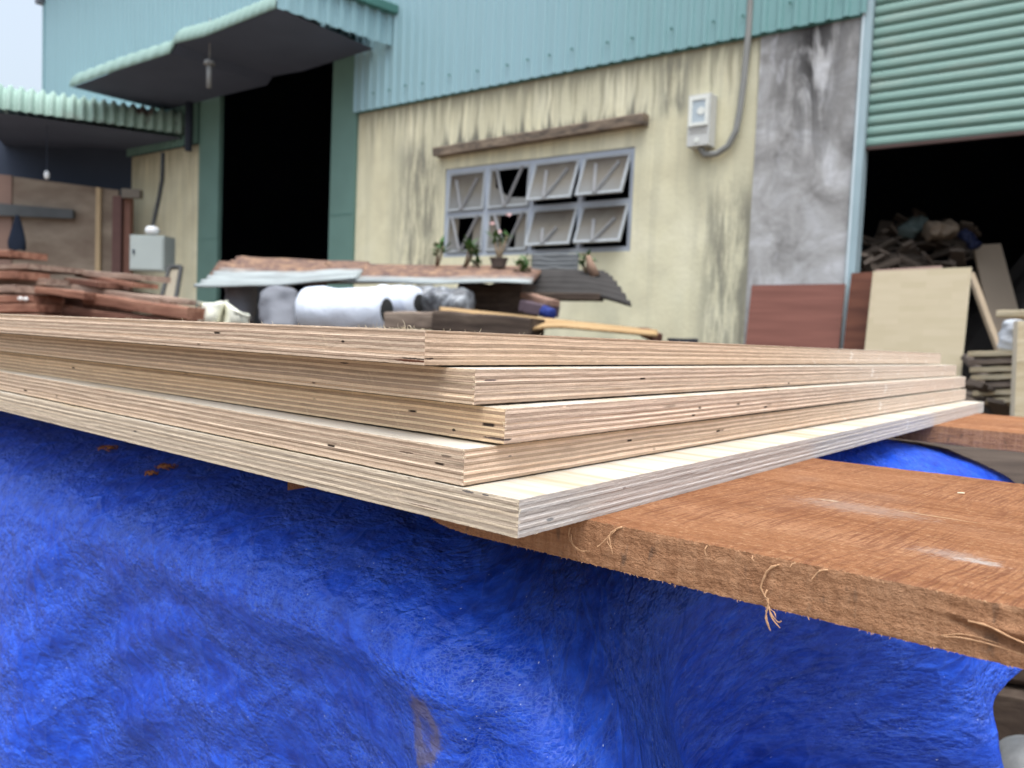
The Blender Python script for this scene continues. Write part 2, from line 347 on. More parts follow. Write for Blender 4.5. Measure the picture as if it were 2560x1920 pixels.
# ---- rough sawn red-brown planks
def sawn_wood(name, top=True, far=False):
    m = NM(name, .88, .15); o = m.ob(); x, y, z = m.sep(o)
    g = m.noise(m.mapp(o, (5, 70, 70)), 1., 4., .6, .4)
    g2 = m.noise(m.mapp(o, (22, 340, 340)), 1., 3., .7)
    big = m.noise(o, 6., 3.)
    sx = m.ma('ADD', x, m.ma('MULTIPLY', y, -.12)); sx = m.ma('ADD', sx, m.ma('MULTIPLY', m.noise(o, 12., 2.), .01))
    saw = m.noise(m.comb(m.ma('MULTIPLY', sx, 640.), m.ma('MULTIPLY', y, 26.), m.ma('MULTIPLY', z, 22.)), 1., 4., .75)
    fuzz = m.noise(m.mapp(o, (420, 700, 700)), 1., 4., .75)
    if top:
        c = m.ramp(m.ma('ADD', m.ma('MULTIPLY', m.noise(m.mapp(o, (2.2, 55, 60)), 1., 4., .6, .3), .72), m.ma('MULTIPLY', g2, .28)), (.26, (.27, .095, .04)), (.46, (.45, .19, .085)), (.68, (.58, .28, .145)))
        sm = m.ma('MULTIPLY', m.step(saw, .52, .42), m.step(m.noise(o, 9., 2.), .34, .56))
        grit = m.noise(m.mapp(o, (260, 330, 300)), 1., 4., .8)
        c = m.mix(m.ma('MULTIPLY', m.step(grit, .50, .36), .40), c, (.27, .105, .05)); c = m.mix(m.ma('MULTIPLY', m.step(grit, .54, .66), .45), c, (.80, .48, .27))
        c = m.mix(m.ma('MULTIPLY', sm, .75), c, (.27, .10, .05))
        c = m.mix(m.ma('MULTIPLY', m.step(fuzz, .52, .72), .35), c, (.74, .44, .24))
        c = m.mix(m.ma('MULTIPLY', m.step(big, .55, .75), .35), c, (.52, .37, .29))
        if not far:
            def blob(cx, cy, rx, ry, k, col, c):
                d = m.ma('SQRT', m.ma('ADD', m.ma('POWER', m.ma('DIVIDE', m.ma('SUBTRACT', x, cx), rx), 2.), m.ma('POWER', m.ma('DIVIDE', m.ma('SUBTRACT', y, cy), ry), 2.)))
                mk = m.step(m.ma('ADD', d, m.ma('MULTIPLY', m.ma('SUBTRACT', m.noise(m.mapp(o, (200, 420, 1)), 1., 3., .7), .5), 2.2)), 1., .2)
                return m.mix(m.ma('MULTIPLY', mk, k), c, col)
            c = blob(BL1[0], BL1[1], .012, .006, .6, (.78, .72, .67), c)
            c = blob(BL1[0]-.012, BL1[1]+.004, .022, .012, .35, (.70, .60, .54), c)
            c = blob(BL2[0], BL2[1], .009, .0022, .85, (.80, .66, .45), c)
            c = blob(BL2[0]+.02, BL2[1]-.01, .05, .022, .40, (.62, .48, .40), c)
            c = blob(BL3[0], BL3[1], .03, .0013, .6, (.78, .60, .36), c)
    else:
        v = m.noise(m.mapp(o, (260, 30, 30)), 1., 3., .7)
        c = m.ramp(m.ma('ADD', m.ma('MULTIPLY', g2, .5), m.ma('MULTIPLY', v, .5)), (.30, (.24, .11, .055)), (.5, (.40, .205, .11)), (.7, (.50, .28, .16)))
        pt = m.step(m.noise(m.mapp(o, (110, 110, 45)), 1., 3., .6), .60, .74)
        c = m.mix(m.ma('MULTIPLY', pt, .6), c, (.10, .075, .06))
        c = m.mix(m.ma('MULTIPLY', m.step(big, .5, .7), .35), c, (.30, .21, .15))
        gr = m.noise(m.mapp(o, (420, 420, 260)), 1., 4., .8)
        c = m.mix(m.ma('MULTIPLY', m.step(gr, .46, .32), .45), c, (.20, .10, .06))
        c = m.mix(m.ma('MULTIPLY', m.step(gr, .58, .72), .25), c, (.66, .42, .27))
    m.col(c)
    h = m.ma('ADD', m.ma('MULTIPLY', saw, 1.1 if top else .3), m.ma('ADD', m.ma('MULTIPLY', fuzz, .9), m.ma('MULTIPLY', g2, .6)))
    m.bump(m.ma('ADD', h, m.ma('MULTIPLY', m.noise(m.mapp(o, (300, 300, 300)), 1., 3., .8), 1.6)), 1., (.0028 if top else .0014))
    return m.m
PT = .0222
PZ = -.0898+CAMH
def plank_frame(p, q):      # local x along plank to the right/near, y across towards the back
    p = Vector(p); q = Vector(q); x = (q-p).normalized(); y = Vector((-x.y, x.x, 0)); z = Vector((0, 0, 1))
    return Matrix(((x.x, y.x, 0, p.x), (x.y, y.y, 0, p.y), (0, 0, 1, PZ-PT), (0, 0, 0, 1)))
PM = plank_frame((.0464, .3892, 0), (.1877, .2807, 0))
def loc2(M, u, v):
    q = M.inverted() @ onz(u/K, v/K, -.0898); return q.x, q.y
BL1 = loc2(PM, 2450, 1405); BL2 = loc2(PM, 2072, 1251); BL3 = loc2(PM, 2330, 1290)
CR0 = loc2(PM, 2360, 1485)[0]
def ss0(a, b, x):
    t = max(0, min(1, (x-a)/(b-a))); return t*t*(3-2*t)
def make_plank(M, x0, x1, wd, label, name, far=False, seed=0):
    mb = MB(); T = PT
    xs = []; x = x0
    while x < x1:
        xs.append(x); x += .0009 if (-.12 < x < .26 and not far) else .006
    xs.append(x1)
    NZ = 22
    def fr(xv, k):
        t = k/NZ; z = T*t
        d = mnoise.noise(Vector((xv*30, seed, z*30)))*.0006 + mnoise.noise(Vector((xv*180, z*180, seed)))*.0005 + mnoise.noise(Vector((xv*600, z*500, seed)))*.0003
        if not far and xv > CR0-.004:
            # long split running along the edge near the right end
            u_ = min(1, (xv-(CR0-.004))/.03); zc = T*(.50+.05*math.sin(xv*60)-.12*min(1, u_)+.10*(1-u_)); wdt = .0005+.0026*u_
            g = math.exp(-((z-zc)/wdt)**2); d -= .0055*g*u_
            zc2 = zc+.0048*u_+.0006; g2 = math.exp(-((z-zc2)/(wdt*.8))**2); d += .0022*g2*u_
            zc3 = zc-.0036*u_; d += .0014*math.exp(-((z-zc3)/(wdt*.5))**2)*u_
        yy = -d + .30*ss0(-.08, -.45, xv)
        if k == 0: yy += abs(mnoise.noise(Vector((xv*260, 1, seed))))*.0012; z += max(0, mnoise.noise(Vector((xv*330, 2, seed))))*.0006-max(0, mnoise.noise(Vector((xv*600, 5, seed))))*.0007
        if k == NZ: yy += abs(mnoise.noise(Vector((xv*160, 3, seed))))*.0011; z -= abs(mnoise.noise(Vector((xv*200, 4, seed))))*.0005
        return Vector((xv, yy, z))
    front = [[fr(xv, k) for xv in xs] for k in range(NZ+1)]
    mb.grid(front, 1)
    ysr = [0, .004, .012, .03, .06, .12, .2, .28, wd-.01, wd]
    top = []
    for j, yv in enumerate(ysr):
        top.append([front[NZ][a] if j == 0 else Vector((xv, yv, T+mnoise.noise(Vector((xv*14, yv*14, seed)))*.0004+mnoise.noise(Vector((xv*90, yv*20, seed)))*.00025)) for a, xv in enumerate(xs)])
    mb.grid(top, 0)
    mb.grid([top[-1], [Vector((xv, wd, 0)) for xv in xs]], 1)
    mb.grid([[Vector((xv, wd, 0)) for xv in xs], front[0]], 1)
    mb.quad((x1, 0, 0), (x1, wd, 0), (x1, wd, T), (x1, 0, T), 1); mb.quad((x0, 0, 0), (x0, 0, T), (x0, wd, T), (x0, wd, 0), 1)
    root = thing(name, label, 'plank', group='rough red brown planks under the plywood', M=M)
    o = mb.build('plank_body', [sawn_wood(name+'_top_%d' % seed, True, far), sawn_wood(name+'_side_%d' % seed, False, far)], smooth=True); o.parent = root
    return root
plank1 = make_plank(PM, -.25, .55, .335, 'near wide rough sawn red brown plank with stringy splinters along its front edge', 'timber_plank', False, 1)
PM2 = plank_frame((.542, 1.0051, 0), (.6127, .9415, 0))
plank2 = make_plank(PM2, -.8, .9, .32, 'far rough red brown plank under the distant corner of the plywood', 'timber_plank', True, 2)
fibr = simple('torn_bark_fibre', (.50, .29, .16), .35, 300, .9)
fuz = MB(); rn = random.Random(9)
for k in range(420):          # short torn fibres on the saw-cut arrises
    bot = rn.random() < .5; xv = rn.uniform(-.13, .26) if bot else rn.uniform(-.02, .26)
    ln = rn.uniform(.0004, .0013)*(1.8 if rn.random() < .08 else 1); z = .0003 if bot else PT
    th = rn.uniform(-1, 1)
    d = Vector((math.sin(th), -rn.uniform(.1, .7), -rn.uniform(.3, 1.) if bot else rn.uniform(-.7, .3))).normalized()
    p = Vector((xv, rn.uniform(-.0003, .0006)+.30*ss0(-.08, -.45, xv), z)); q = p+d*ln; w_ = Vector((.00022, 0, .0001))
    mid = p.lerp(q, .5)+Vector((rn.uniform(-.3, .3)*ln, 0, rn.uniform(-.2, .2)*ln))
    i0 = len(fuz.v); fuz.v += [p-w_, p+w_, mid+w_*.8, mid-w_*.8, q]; fuz.f += [(i0, i0+1, i0+2, i0+3), (i0+3, i0+2, i0+4)]; fuz.m += [0, 0]
o = fuz.build('edge_fuzz', fibr); o.parent = plank1; o['kind'] = 'stuff'
def pl(u, v, out=.001):      # point just in front of the near plank's front face, from photo px (2560)
    d = ray(u/K, v/K); Pn = Vector((-PM[0][1], -PM[1][1], 0)); P0 = Vector((PM[0][3], PM[1][3], 0))+Pn*out
    t = P0.dot(Pn)/d.dot(Pn); q = d*t; return PM.inverted() @ Vector((q.x, q.y, q.z+CAMH))
def strand(px, r, outs, n=6):
    pts = [pl(a, b, c) for (a, b), c in zip(px, outs)]
    sm = []
    for k in range(len(pts)-1):
        p0 = pts[max(k-1, 0)]; p1 = pts[k]; p2 = pts[k+1]; p3 = pts[min(k+2, len(pts)-1)]
        for j in range(4):
            t = j/4; sm.append(.5*((2*p1)+(p2-p0)*t+(2*p0-5*p1+4*p2-p3)*t*t+(3*p1-p0-3*p2+p3)*t**3))
    sm.append(pts[-1]); mb = MB(); N = len(sm); rr = random.Random(len(sm)+int(px[0][0]))
    mb.tube(sm, [r*.95*(.45+.95*rr.random())*(1-.6*(k/N)) for k in range(N)], 5)
    ob_ = mb.build('splinter', fibr, smooth=True); ob_.parent = plank1
z3 = lambda n, a=.0012, b=.004: [a+(b-a)*k/(n-1) for k in range(n)]
strand([(1948, 1412), (1925, 1420), (1912, 1440), (1903, 1468), (1912, 1490), (1921, 1510)], .0006, z3(6, .0003, .003))
strand([(1940, 1414), (1918, 1428), (1906, 1452), (1900, 1475)], .00045, z3(4, .0006, .0025))
strand([(1918, 1474), (1912, 1490), (1923, 1497)], .0004, z3(3))
strand([(1920, 1496), (1919, 1520), (1914, 1545), (1925, 1576)], .0005, z3(4, .002, .004))
strand([(1920, 1510), (1928, 1535), (1945, 1555), (1953, 1553)], .0005, z3(4, .002, .005))
strand([(1921, 1515), (1930, 1545), (1950, 1570)], .0004, z3(3, .002, .005))
strand([(1919, 1520), (1935, 1530), (1940, 1545)], .0003, z3(3, .002, .005))
strand([(1915, 1525), (1918, 1550), (1927, 1578)], .00035, z3(3, .002, .005))
strand([(1425, 1318), (1422, 1340), (1432, 1362), (1452, 1376), (1474, 1378)], .0005, z3(5, .0003, .004))
strand([(1428, 1335), (1430, 1355), (1445, 1375), (1462, 1380)], .0004, z3(4, .001, .004))
strand([(1556, 1318), (1535, 1325), (1518, 1345), (1500, 1362), (1492, 1367)], .0005, z3(5, .0003, .004))
strand([(1545, 1322), (1525, 1335), (1526, 1360), (1532, 1385)], .0005, z3(4, .0005, .004))
strand([(1540, 1325), (1518, 1350), (1528, 1370)], .0003, z3(3))
strand([(2070, 1425), (2050, 1427), (2036, 1440), (2028, 1450)], .0004, z3(4, .0003, .003))
strand([(1990, 1408), (1980, 1410), (1975, 1418)], .0003, z3(3))
strand([(1768, 1364), (1762, 1374), (1765, 1390)], .0003, z3(3))
strand([(1882, 1390), (1880, 1396), (1885, 1402)], .0003, z3(3))
strand([(2360, 1592), (2400, 1594), (2450, 1604), (2500, 1618), (2560, 1638)], .0004, z3(5, .0012, .0008))
strand([(2352, 1590), (2395, 1585), (2440, 1592), (2500, 1610)], .0003, z3(4, .001, .0002))
strand([(2420, 1552), (2470, 1565), (2520, 1590), (2570, 1612)], .0006, z3(4, .0006, .003))
ch = MB(); q0 = Vector((*loc2(PM, 2402, 1235), PT)); ch.bar(q0+Vector((-.002, 0, .0006)), q0+Vector((.002, .0006, .0008)), .002, .0005)
o = ch.build('wood_chip', fib_m, M=None); o.parent = plank1

# ------------------------------------------------------------------ the blue tarpaulin over the pile
DRv = Vector((.700, .714, 0)); DIv = Vector((.6293, .7772, 0)); DLv = Vector((-.7772, .6293, 0))
def tarp_mat(name='blue_tarp_woven'):
    m = NM(name, .42, .32); o = m.ob(); uv = m.uv()
    wob = m.noise(uv, 30., 3., .6, col=True)
    wc = m.mix(.0022, uv, wob, 'LINEAR_LIGHT')
    cell = m.n('ShaderNodeTexVoronoi', {'Vector': m.mapp(wc, (330, 480, 1)), 'Scale': 1., 'Randomness': .85}, feature='DISTANCE_TO_EDGE')
    lines = m.step(cell, .14, .02)
    rip = m.noise(m.mapp(wc, (50, 150, 1)), 1., 3., .6)
    cell2 = m.n('ShaderNodeTexVoronoi', {'Vector': m.mapp(wc, (34, 27, 1), (3, 1, 0), (0, 0, .5)), 'Scale': 1., 'Randomness': 1.}, feature='DISTANCE_TO_EDGE')
    lines2 = m.ma('MULTIPLY', m.step(cell2, .035, .0), .8)
    patch = m.noise(uv, 14., 3., .6); patch2 = m.noise(m.mapp(uv, (9, 30, 1)), 1., 4., .65)
    crk = m.noise(m.mapp(wc, (60, 80, 1)), 1., 4., .6, .2)
    c = m.ramp(crk, (.28, (.004, .034, .32)), (.50, (.009, .066, .54)), (.72, (.024, .118, .76)))
    dust = m.ma('MULTIPLY', m.step(patch2, .45, .75), .26)
    c = m.mix(dust, c, (.045, .075, .21))
    lk = m.ma('MULTIPLY', m.ma('MAXIMUM', m.ma('MULTIPLY', lines, m.step(patch, .34, .58)), m.ma('MULTIPLY', lines2, .45)), .34)
    c = m.mix(lk, c, (.12, .22, .62))
    spx = m.n('ShaderNodeTexVoronoi', {'Vector': m.mapp(uv, (110, 110, 1)), 'Scale': 1.}, feature='F1')
    c = m.mix(m.ma('MULTIPLY', m.step(spx, .07, .03), .7), c, (.60, .66, .80))  # pale specks painted in for glints on the weave
    # mud stain (its own ring-shaped patch)
    ux, uy, _ = m.sep(uv)
    dx = m.ma('DIVIDE', m.ma('SUBTRACT', ux, STAIN[0]), .013); dy = m.ma('DIVIDE', m.ma('SUBTRACT', uy, STAIN[1]), .024)
    dd = m.ma('SQRT', m.ma('ADD', m.ma('POWER', dx, 2.), m.ma('POWER', dy, 2.)))
    dd = m.ma('ADD', dd, m.ma('MULTIPLY', m.ma('SUBTRACT', m.noise(uv, 130., 4., .7), .5), 1.1))
    c = m.mix(m.ma('MULTIPLY', m.ma('MULTIPLY', m.step(dd, 1.15, .75), m.ma('ADD', .45, m.ma('MULTIPLY', m.step(dd, .25, .6), .55))), .62), c, (.17, .13, .075))
    m.col(c)
    m.rough(m.ma('ADD', .26, m.ma('MULTIPLY', patch2, .32)))
    fa = m.n('ShaderNodeTexVoronoi', {'Vector': m.mapp(wc, (75, 120, 1)), 'Scale': 1., 'Randomness': 1.}, feature='F1', distance='CHEBYCHEV')
    fb = m.n('ShaderNodeTexVoronoi', {'Vector': m.mapp(wc, (210, 300, 1), (7, 2, 0), (0, 0, .12)), 'Scale': 1., 'Randomness': .9}, feature='F1', distance='CHEBYCHEV')
    amp_ = m.ma('ADD', .35, m.ma('MULTIPLY', m.step(patch, .35, .65), .8))
    h = m.ma('ADD', m.ma('MULTIPLY', fb, m.ma('MULTIPLY', amp_, -.75)), m.ma('ADD', m.ma('MULTIPLY', fa, m.ma('MULTIPLY', amp_, -1.0)), m.ma('ADD', m.ma('MULTIPLY', crk, .5), m.ma('MULTIPLY', m.ma('MINIMUM', cell2, .10), -4.0))))
    m.bump(h, 1., .0019)
    return m.m
CN = Vector((-.012, .443, 0))             # shoulder corner of the covered pile
def outline(p):                            # p<0 along the long face, p>0 along the short face; rounded corner
    r_ = .035
    if p < -r_: return CN + DLv*(-p), (-DIv).copy()
    if p > r_: return CN + DRv*p, Vector((.714, -.700, 0))
    t = (p+r_)/(2*r_); a0 = CN+DLv*r_; a2 = CN+DRv*r_
    q = a0*(1-t)**2 + CN*(2*t*(1-t)) + a2*t*t
    n = ((-DIv)*(1-t)+Vector((.714, -.700, 0))*t).normalized(); return q, n
prof = [(-.42, -.124), (-.30, -.124), (-.20, -.125), (-.13, -.129), (-.08, -.138), (-.035, -.150), (.000, -.168), (.022, -.193), (.029, -.228), (.031, -.28), (.036, -.35), (.04, -.46), (.06, -.62), (.08, -.85), (.10, -1.1)]
def crv(pr, t):
    n = len(pr)-1; x = t*n; i = min(n-1, int(x)); f = x-i
    g = lambda k: Vector((*pr[max(0, min(n, k))], 0))
    p0, p1, p2, p3 = g(i-1), g(i), g(i+1), g(i+2)
    return .5*((2*p1)+(p2-p0)*f+(2*p0-5*p1+4*p2-p3)*f*f+(3*p1-p0-3*p2+p3)*f**3)
ARC = [0.]
for k in range(1, 281): ARC.append(ARC[-1]+(crv(prof, k/280)-crv(prof, (k-1)/280)).length)
def arc(t):
    x = max(0, min(279.999, t*280)); i = int(x); return ARC[i]+(ARC[i+1]-ARC[i])*(x-i)
ss = lambda a, b, x: (lambda t: t*t*(3-2*t))(max(0, min(1, (x-a)/(b-a))))
def tarp_pt(p, t):
    q, n = outline(p); o_ = crv(prof, t); out, z = o_.x, o_.y
    drop = max(0, -.17-z)
    flare = 0
    cs_ = .03+.30*drop
    flare += math.exp(-((p-cs_)/(.07+.16*drop))**2)*drop*.55          # skirt swings out at the corner
    flare += -ss(.06+cs_, .17+cs_, p)*(1-ss(.30, .44, p))*drop*.42  # hollow below the plank
    flare += ss(.30, .62, p)*drop*.62                       # and out again further back
    if p < 0:
        flare += (.5+.5*math.sin(p*21+1))*drop*.10
    out += flare + .10*ss(.18, .5, p)
    if p > .3: z += .030*math.exp(-((p-.62)/.22)**2)*ss(-.20, -.10, z)*ss(.0, -.03, o_.x)
    if p < .04: out -= (.016+.010*mnoise.noise(Vector((p*9, 3, 3))))*ss(-.193, -.238, z)*ss(-.62, -.12, p)*(1-ss(.004, .022, p))+drop*.26*ss(-.75, -.2, p)*(1-ss(.004, .026, p))
    if out < 0:
        k = min(1, -out/.42); C0 = CN+DIv*.42+DLv*.42
        if p < -.42: ctr = q+DIv*.42
        elif p < .42: ctr = C0
        else: ctr = C0+DRv*(p-.42)
        P = q + (ctr-q)*k
    else: P = q + n*out
    P = Vector((P.x, P.y, z))
    a = .011*min(1, .25+drop*4); A = arc(t)
    P += n*(a*fbm((p*6, A*7, 1.), 3)) + Vector((0, 0, 1))*(.0040*fbm((p*8, A*11, 5.), 3))
    if p < 0:    # diagonal tension folds on the long face
        s_ = p*.75 + (A-.42)*1.25; w_ = mnoise.noise(Vector((p*4, A*4, 9)))
        P += n*((.0012+.0035*max(0, w_))*math.sin(s_*58+5*w_)*ss(.44, .52, A)*(1-ss(-.06, 0, p)))
    P += n*(.0013*fbm((p*50, A*60, 7.), 3)) + n*(.0009*abs(mnoise.noise(Vector((p*110+A*60, A*120-p*30, 4)))))
    if p > .3:   # hanging pleats
        P += n*(.012*math.sin(p*70+t*5)*ss(.5, .75, t)*ss(.3, .45, p))
    return P
def uvt(p, t): return (p, arc(t))
ps = []; p = -2.6
while p < .86:
    ps.append(p); p += .0045 if p > -1.3 else .02
EDG = [(0, .86), (.44, .84), (.54, .64), (.60, .535), (.665, .45), (.70, .438), (.76, .445), (.85, .44), (1, .40)]
def edge_at(t):
    for (a, x), (b, y) in zip(EDG, EDG[1:]):
        if t <= b: return x+(y-x)*(t-a)/(b-a)
    return EDG[-1][1]
NT = 260; tm = MB(); tm.uv = []; rows = []; I0 = min(range(len(ps)), key=lambda q: abs(ps[q]+.45))
I1 = min(range(len(ps)), key=lambda q: abs(ps[q]-.06)); _best = 1e18; STAIN = (0, 0)
for j in range(NT+1):
    t = (j/NT)
    row = []; ur = []
    for p in ps:
        pe = p
        if p > .3: pe = .3+(p-.3)*(edge_at(t)-.3)/(ps[-1]-.3)   # ragged slanting free edge
        P = tarp_pt(pe, t); P.z += CAMH; row.append(P); ur.append(pe)
    cum = [0.]
    for a, b in zip(row, row[1:]): cum.append(cum[-1]+(b-a).length)
    for i, P in enumerate(row):
        uvv = ((cum[i] if ps[i] < .06 else cum[I1]+(ur[i]-ps[I1])*1.25)-cum[I0]-.45, arc(t)); tm.uv.append(uvv)
        Q = P-Vector((0, 0, CAMH)); d = Q.dot(fw)
        if d > 0:
            e = (1280+FPX*Q.dot(RV)/d-1070)**2+(960-FPX*Q.dot(UV_)/d-1830)**2      # the mud patch on the long face
            if e < _best: _best = e; STAIN = uvv
    rows.append(row)
tm.grid(rows, 0, flip=False)
tarp = tm.build('tarpaulin', tarp_mat(), smooth=True)
tag(tarp, 'crumpled royal blue woven tarpaulin draped over the pile under the planks', 'tarpaulin')
sol = tarp.modifiers.new('thickness', 'SOLIDIFY'); sol.thickness = .0005; sol.offset = 0

shav = simple('orange_shaving', (.42, .17, .07), .3, 300, .9)
def tarp_at(u, v):
    best = 1e9; bp_ = None
    for a in range(-110, 1):
        for b in range(10, 60):
            P = tarp_pt(a*.008, b*.012); d = P.dot(fw); e = (1280+FPX*P.dot(RV)/d-u)**2+(960-FPX*P.dot(UV_)/d-v)**2
            if e < best: best = e; bp_ = P
    return bp_+Vector((0, 0, CAMH))
rs = random.Random(8)
for (u_, v_, sz, lb) in ((268, 1132, .022, 'curl of orange wood shaving on the blue tarp below the left part of the plywood'), (418, 1168, .020, 'ragged orange wood shaving on the tarp, right of the curled one'), (380, 1190, .012, 'tiny orange splinter on the tarp between two larger shavings')):
    c = tarp_at(u_, v_); mb = MB()
    for q in range(5):
        a0 = rs.uniform(0, 6.28); pts = []
        for k in range(8):
            a = a0+k*.55; r_ = sz*(.2+.10*k)*.6; pts.append(Vector((r_*math.cos(a), r_*math.sin(a), .001+.004*abs(math.sin(k*.9+q)))))
        mb.tube(pts, [.0011*(1-.08*k) for k in range(8)], 5)
    mb.v = [p+c for p in mb.v]; tag(mb.build('wood_shaving', shav, recenter=True), lb, 'wood shaving', 'wood shavings on the tarp')
m2 = MB(); rr2 = []
for i in range(30):
    row = []
    for j in range(30):
        a, b = i/29, j/29; row.append(at(2130+a*260, 985+60*b+18*math.sin(a*5+b*2), 1.12-.16*b+.02*math.sin(a*16))+Vector((0, 0, -.02-.25*ss(.35, 0., a)-.10*b*b)))
    rr2.append(row)
m2.grid(rr2, 0, flip=True); m2.uv = [((k//30)*.012, (k % 30)*.012) for k in range(900)]
tag(m2.build('tarpaulin', tarp.data.materials[0], smooth=True, recenter=False), 'small shaded fold of blue tarpaulin just below the far plank at the right frame edge', 'tarpaulin')
# ------------------------------------------------------------------ ground
gm = NM('yard_ground', .9, .15); o_ = gm.ob()
gc = gm.ramp(gm.noise(o_, 1.2, 5., .6), (.3, (.16, .12, .09)), (.55, (.24, .19, .15)), (.8, (.32, .28, .24)))
gc = gm.mix(gm.ma('MULTIPLY', gm.step(gm.noise(o_, 40., 3., .7), .5, .7), .5), gc, (.12, .085, .06)); gm.col(gc); gm.bump(gm.noise(o_, 25., 5., .7), .6, .02)
g = MB(); g.quad((-150, -150, 0), (150, -150, 0), (150, 150, 0), (-150, 150, 0))
tag(g.build('ground', gm.m), kind='structure')

# ------------------------------------------------------------------ warehouse
def loc_w(u, v): q = wsh(u, v, 0); return Vector((q[0], 0, q[1]))
FR = Matrix(((WS.x, -WN.x, 0, WA.x), (WS.y, -WN.y, 0, WA.y), (0, 0, 1, 0), (0, 0, 0, 1)))   # local x=s, y=into wall, z=h
clad = NM('blue_green_cladding', .38, .5, .0); x, y, z = clad.sep(clad.ob())
cn = clad.noise(clad.mapp(clad.ob(), (.6, 1, .5)), 1., 3.)
cc = clad.mix(clad.step(clad.ma('ADD', x, clad.ma('MULTIPLY', cn, 2.)), 3., 6.5), (.28, .44, .49), (.17, .33, .325))
st = clad.noise(clad.mapp(clad.ob(), (16, 1, .35)), 1., 3., .6)
cc = clad.mix(clad.ma('MULTIPLY', clad.step(st, .45, .75), .18), cc, (.16, .26, .27)); clad.col(cc); cladm = clad.m
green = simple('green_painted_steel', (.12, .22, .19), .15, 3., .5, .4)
dgreen = simple('dark_green_steel', (.06, .17, .15), .2, 3., .5, .4)
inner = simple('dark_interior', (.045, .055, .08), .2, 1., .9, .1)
pw = NM('yellow_stained_plaster', .9, .1); o_ = pw.ob(); x, y, z = pw.sep(o_)
pc = pw.ramp(pw.noise(o_, 1.6, 5., .6), (.3, (.60, .55, .385)), (.5, (.69, .645, .46)), (.75, (.77, .725, .55)))
def band(a, b, c_, d_, v): return pw.ma('MULTIPLY', pw.step(v, a, b), pw.ma('SUBTRACT', 1., pw.step(v, c_, d_)))
wx = pw.ma('ADD', x, pw.ma('MULTIPLY', pw.ma('SUBTRACT', pw.noise(o_, 3., 2.), .5), .06))
def drips(z0, freq, length, seed, soft):
    L_ = pw.ma('MULTIPLY', pw.step(pw.noise(pw.comb(wx, float(seed), 0.), freq, 3., .7), .40, .72), length)
    d = pw.ma('DIVIDE', pw.ma('SUBTRACT', z0, z), pw.ma('ADD', L_, .02)) if length > 0 else pw.ma('DIVIDE', pw.ma('SUBTRACT', z, z0), pw.ma('ADD', pw.ma('MULTIPLY', L_, -1.), .02))
    return pw.ma('MULTIPLY', pw.step(d, 1.15, 1.15-soft), pw.step(d, -.02, .0))
mott = pw.noise(o_, 2.2, 5., .65); fine_ = pw.noise(o_, 16., 5., .7)
pc = pw.mix(pw.ma('MULTIPLY', pw.step(mott, .45, .7), .45), pc, (.52, .48, .35))
d1 = drips(3.76, 6., 1.5, 1, 1.1); d2 = drips(3.76, 15., .9, 4, .9); d3 = drips(3.76, 4., 5.5, 8, 1.0)
pc = pw.mix(pw.ma('MULTIPLY', d1, .32), pc, (.34, .30, .20)); pc = pw.mix(pw.ma('MULTIPLY', d2, .62), pc, (.20, .18, .13)); pc = pw.mix(pw.ma('MULTIPLY', d3, .28), pc, (.36, .35, .27))
up = drips(3.19, 10., -.42, 6, .9); up = pw.ma('MULTIPLY', up, band(1.1, 1.4, 3.6, 3.8, x))
pc = pw.mix(pw.ma('MULTIPLY', up, .8), pc, (.085, .085, .08))
bl = pw.noise(pw.mapp(o_, (8, 1, 1.1)), 1., 6., .72)
area = pw.ma('MULTIPLY', band(.45, .95, 1.15, 1.4, x), band(.6, 1.6, 3.15, 3.5, z))
area = pw.ma('MAXIMUM', area, pw.ma('MULTIPLY', band(4.15, 4.45, 4.65, 4.8, x), band(.0, .8, 2.3, 2.8, z)))
area = pw.ma('MAXIMUM', area, pw.ma('MULTIPLY', band(3.75, 3.9, 4.0, 4.15, x), band(3.15, 3.3, 3.6, 3.75, z)))
pc = pw.mix(pw.ma('MULTIPLY', pw.ma('MULTIPLY', area, pw.step(bl, .38, .58)), .72), pc, (.10, .10, .095))
pc = pw.mix(pw.ma('MULTIPLY', pw.step(fine_, .60, .75), .25), pc, (.30, .28, .22))
gy = pw.ma('MULTIPLY', pw.step(pw.noise(pw.mapp(o_, (2.5, 1, 1)), 1., 4.), .5, .7), pw.ma('SUBTRACT', 1., pw.step(z, 1.0, 2.6)))
pc = pw.mix(pw.ma('MULTIPLY', gy, .45), pc, (.44, .44, .34)); pw.col(pc); pw.bump(pw.noise(o_, 30., 4.), .3, .01); plaster = pw.m
cp = NM('weathered_grey_render', .9, .1); o_ = cp.ob(); x, y, z = cp.sep(o_)
c1 = cp.ramp(cp.noise(o_, 3.2, 6., .6, .6), (.30, (.22, .21, .205)), (.5, (.40, .39, .385)), (.72, (.60, .60, .62)))
dk = cp.noise(cp.mapp(o_, (5, 1, 1.3)), 1., 5., .65, .7)
tz = cp.ma('ADD', .12, cp.ma('MULTIPLY', cp.step(z, 2.1, 3.7), .95))
cc = cp.ma('SUBTRACT', 1., cp.ma('ABSOLUTE', cp.ma('MULTIPLY', cp.ma('SUBTRACT', x, 5.1), 2.1)))
c1 = cp.mix(cp.ma('MULTIPLY', cp.ma('MULTIPLY', cp.step(dk, .36, .56), tz), cp.ma('MAXIMUM', cc, .25)), c1, (.045, .042, .042))
wt = cp.step(cp.noise(cp.mapp(o_, (4, 1, 1.5), (3, 0, 7)), 1., 4., .6), .60, .72); c1 = cp.mix(cp.ma('MULTIPLY', wt, .45), c1, (.68, .68, .72))
cp.col(c1); cp.bump(cp.noise(o_, 22., 5.), .4, .01); render_m = cp.m
